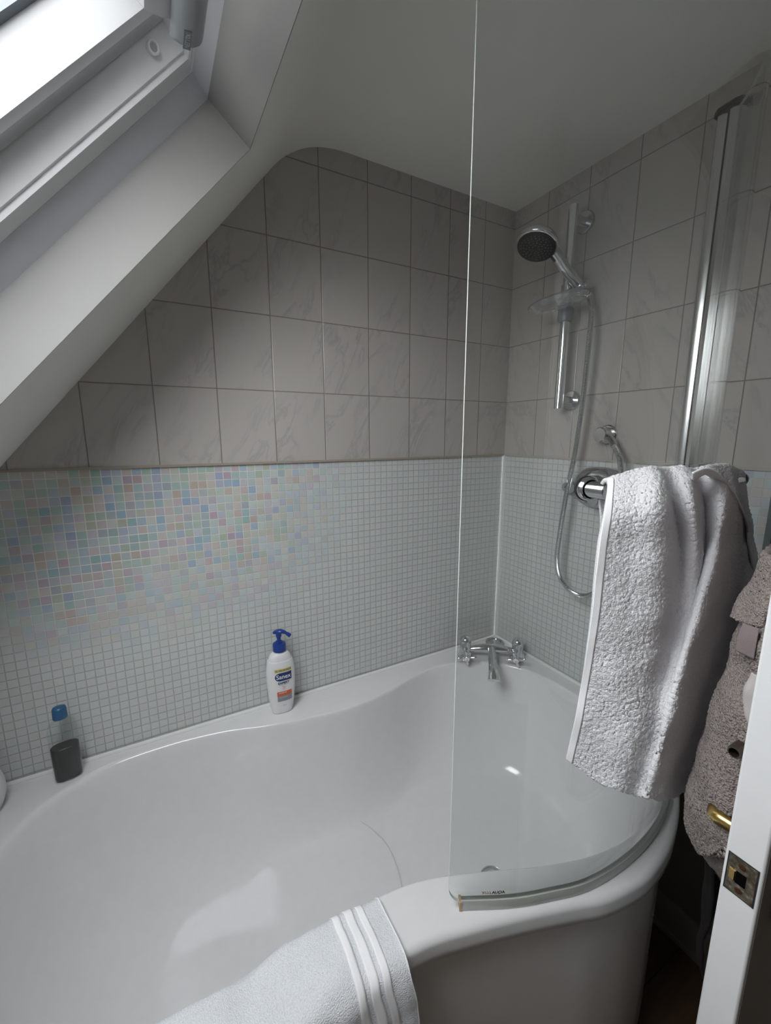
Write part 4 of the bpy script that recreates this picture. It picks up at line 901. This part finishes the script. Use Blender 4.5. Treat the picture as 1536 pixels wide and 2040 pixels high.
# ---------------------------------------------------------------- robe on the door
up = [[[-.38, -1.045, .24], [-.40, -1.030, .25], [-.44, -1.015, .27], [-.47, -1.012, .285], [-.50, -1.025, .27], [-.53, -1.045, .25]],
      [[-.33, -1.030, .12], [-.36, -1.000, .11], [-.42, -.995, .10], [-.50, -1.015, .09], [-.56, -1.035, .08], [-.58, -1.050, .07]],
      [[-.32, -1.000, -.04], [-.37, -.985, -.02], [-.44, -.995, -.01], [-.54, -1.025, -.01], [-.610, -1.045, -.02], [-.625, -1.056, -.03]]]
RBn = up+RB
rb = net_surface(RBn, 36, 26, amp=.005, fr=24, seed=5, amp2=.0018, fr2=270)
robe = cloth('bathrobe', rb, m_robe, None, .008)
tag(robe, 'taupe fleece bathrobe hanging behind the open door at the right', 'bathrobe')
sl2 = net_surface(SL, 30, 26, amp=.004, fr=28, seed=8, amp2=.0015, fr2=230)
slo = cloth('sleeve', sl2, m_robe, robe, .008)
jl = len(sl2.g[0]); cloth('cuff', strip(sl2, 0, len(sl2.g), jl-20, jl, -fac(sl2)*-.004), m_robe_hem, slo, .006)
rt = net_surface(RT, 10, 8, amp=.002, fr=30, seed=2, amp2=.001, fr2=260); cloth('lower_flap', rt, m_robe, robe, .005)
jb = len(rb.g[0]); cloth('hem', strip(rb, 0, len(rb.g), jb-8, jb, fac(rb)*.003), m_robe_hem, robe, .006)
lbm = net_surface([[(-.6585, -1.0345, -.124), (-.6600, -1.0405, -.124), (-.6605, -1.0490, -.124)], [(-.6605, -1.0325, -.138), (-.6635, -1.0400, -.138), (-.6640, -1.0500, -.138)], [(-.6625, -1.0330, -.156), (-.6635, -1.0400, -.157), (-.6640, -1.0500, -.158)]], 6, 6)
cloth('sewn_label', lbm, weave('mauve_satin', (.19, .155, .16)), robe, .0008)
pw = net_surface([[(-.670, -1.0520, -.170), (-.672, -1.056, -.170), (-.672, -1.0640, -.170)], [(-.670, -1.0490, -.190), (-.674, -1.053, -.190), (-.672, -1.0640, -.190)], [(-.668, -1.0480, -.205), (-.674, -1.052, -.205), (-.672, -1.0640, -.208)], [(-.668, -1.0560, -.228), (-.672, -1.058, -.228), (-.672, -1.0650, -.230)]], 8, 8, amp=.002, fr=60)
pwo = cloth('cloth', pw, weave('pale_cotton', (.42, .39, .38)), None, .002); tag(pwo, 'small fold of pale grey cotton showing between the bathrobe and the door edge', 'cloth')
# dark garment behind the robe
dk = net_surface([[(-.30, -.975, -.40), (-.40, -.965, -.40), (-.50, -.975, -.40), (-.56, -1.01, -.40)], [(-.30, -.985, -.55), (-.40, -.975, -.55), (-.50, -.985, -.55), (-.56, -1.015, -.55)], [(-.30, -.99, -.65), (-.40, -.982, -.65), (-.50, -.990, -.66), (-.56, -1.015, -.66)], [(-.30, -.995, -.70), (-.40, -.985, -.705), (-.50, -.995, -.715), (-.56, -1.02, -.72)]], 8, 10, amp=.006, fr=25)
dko = cloth('trousers', dk, weave('black_cloth', (.012, .010, .011)), None, .004); tag(dko, 'black garment hanging behind the bathrobe on the open door', 'garment')
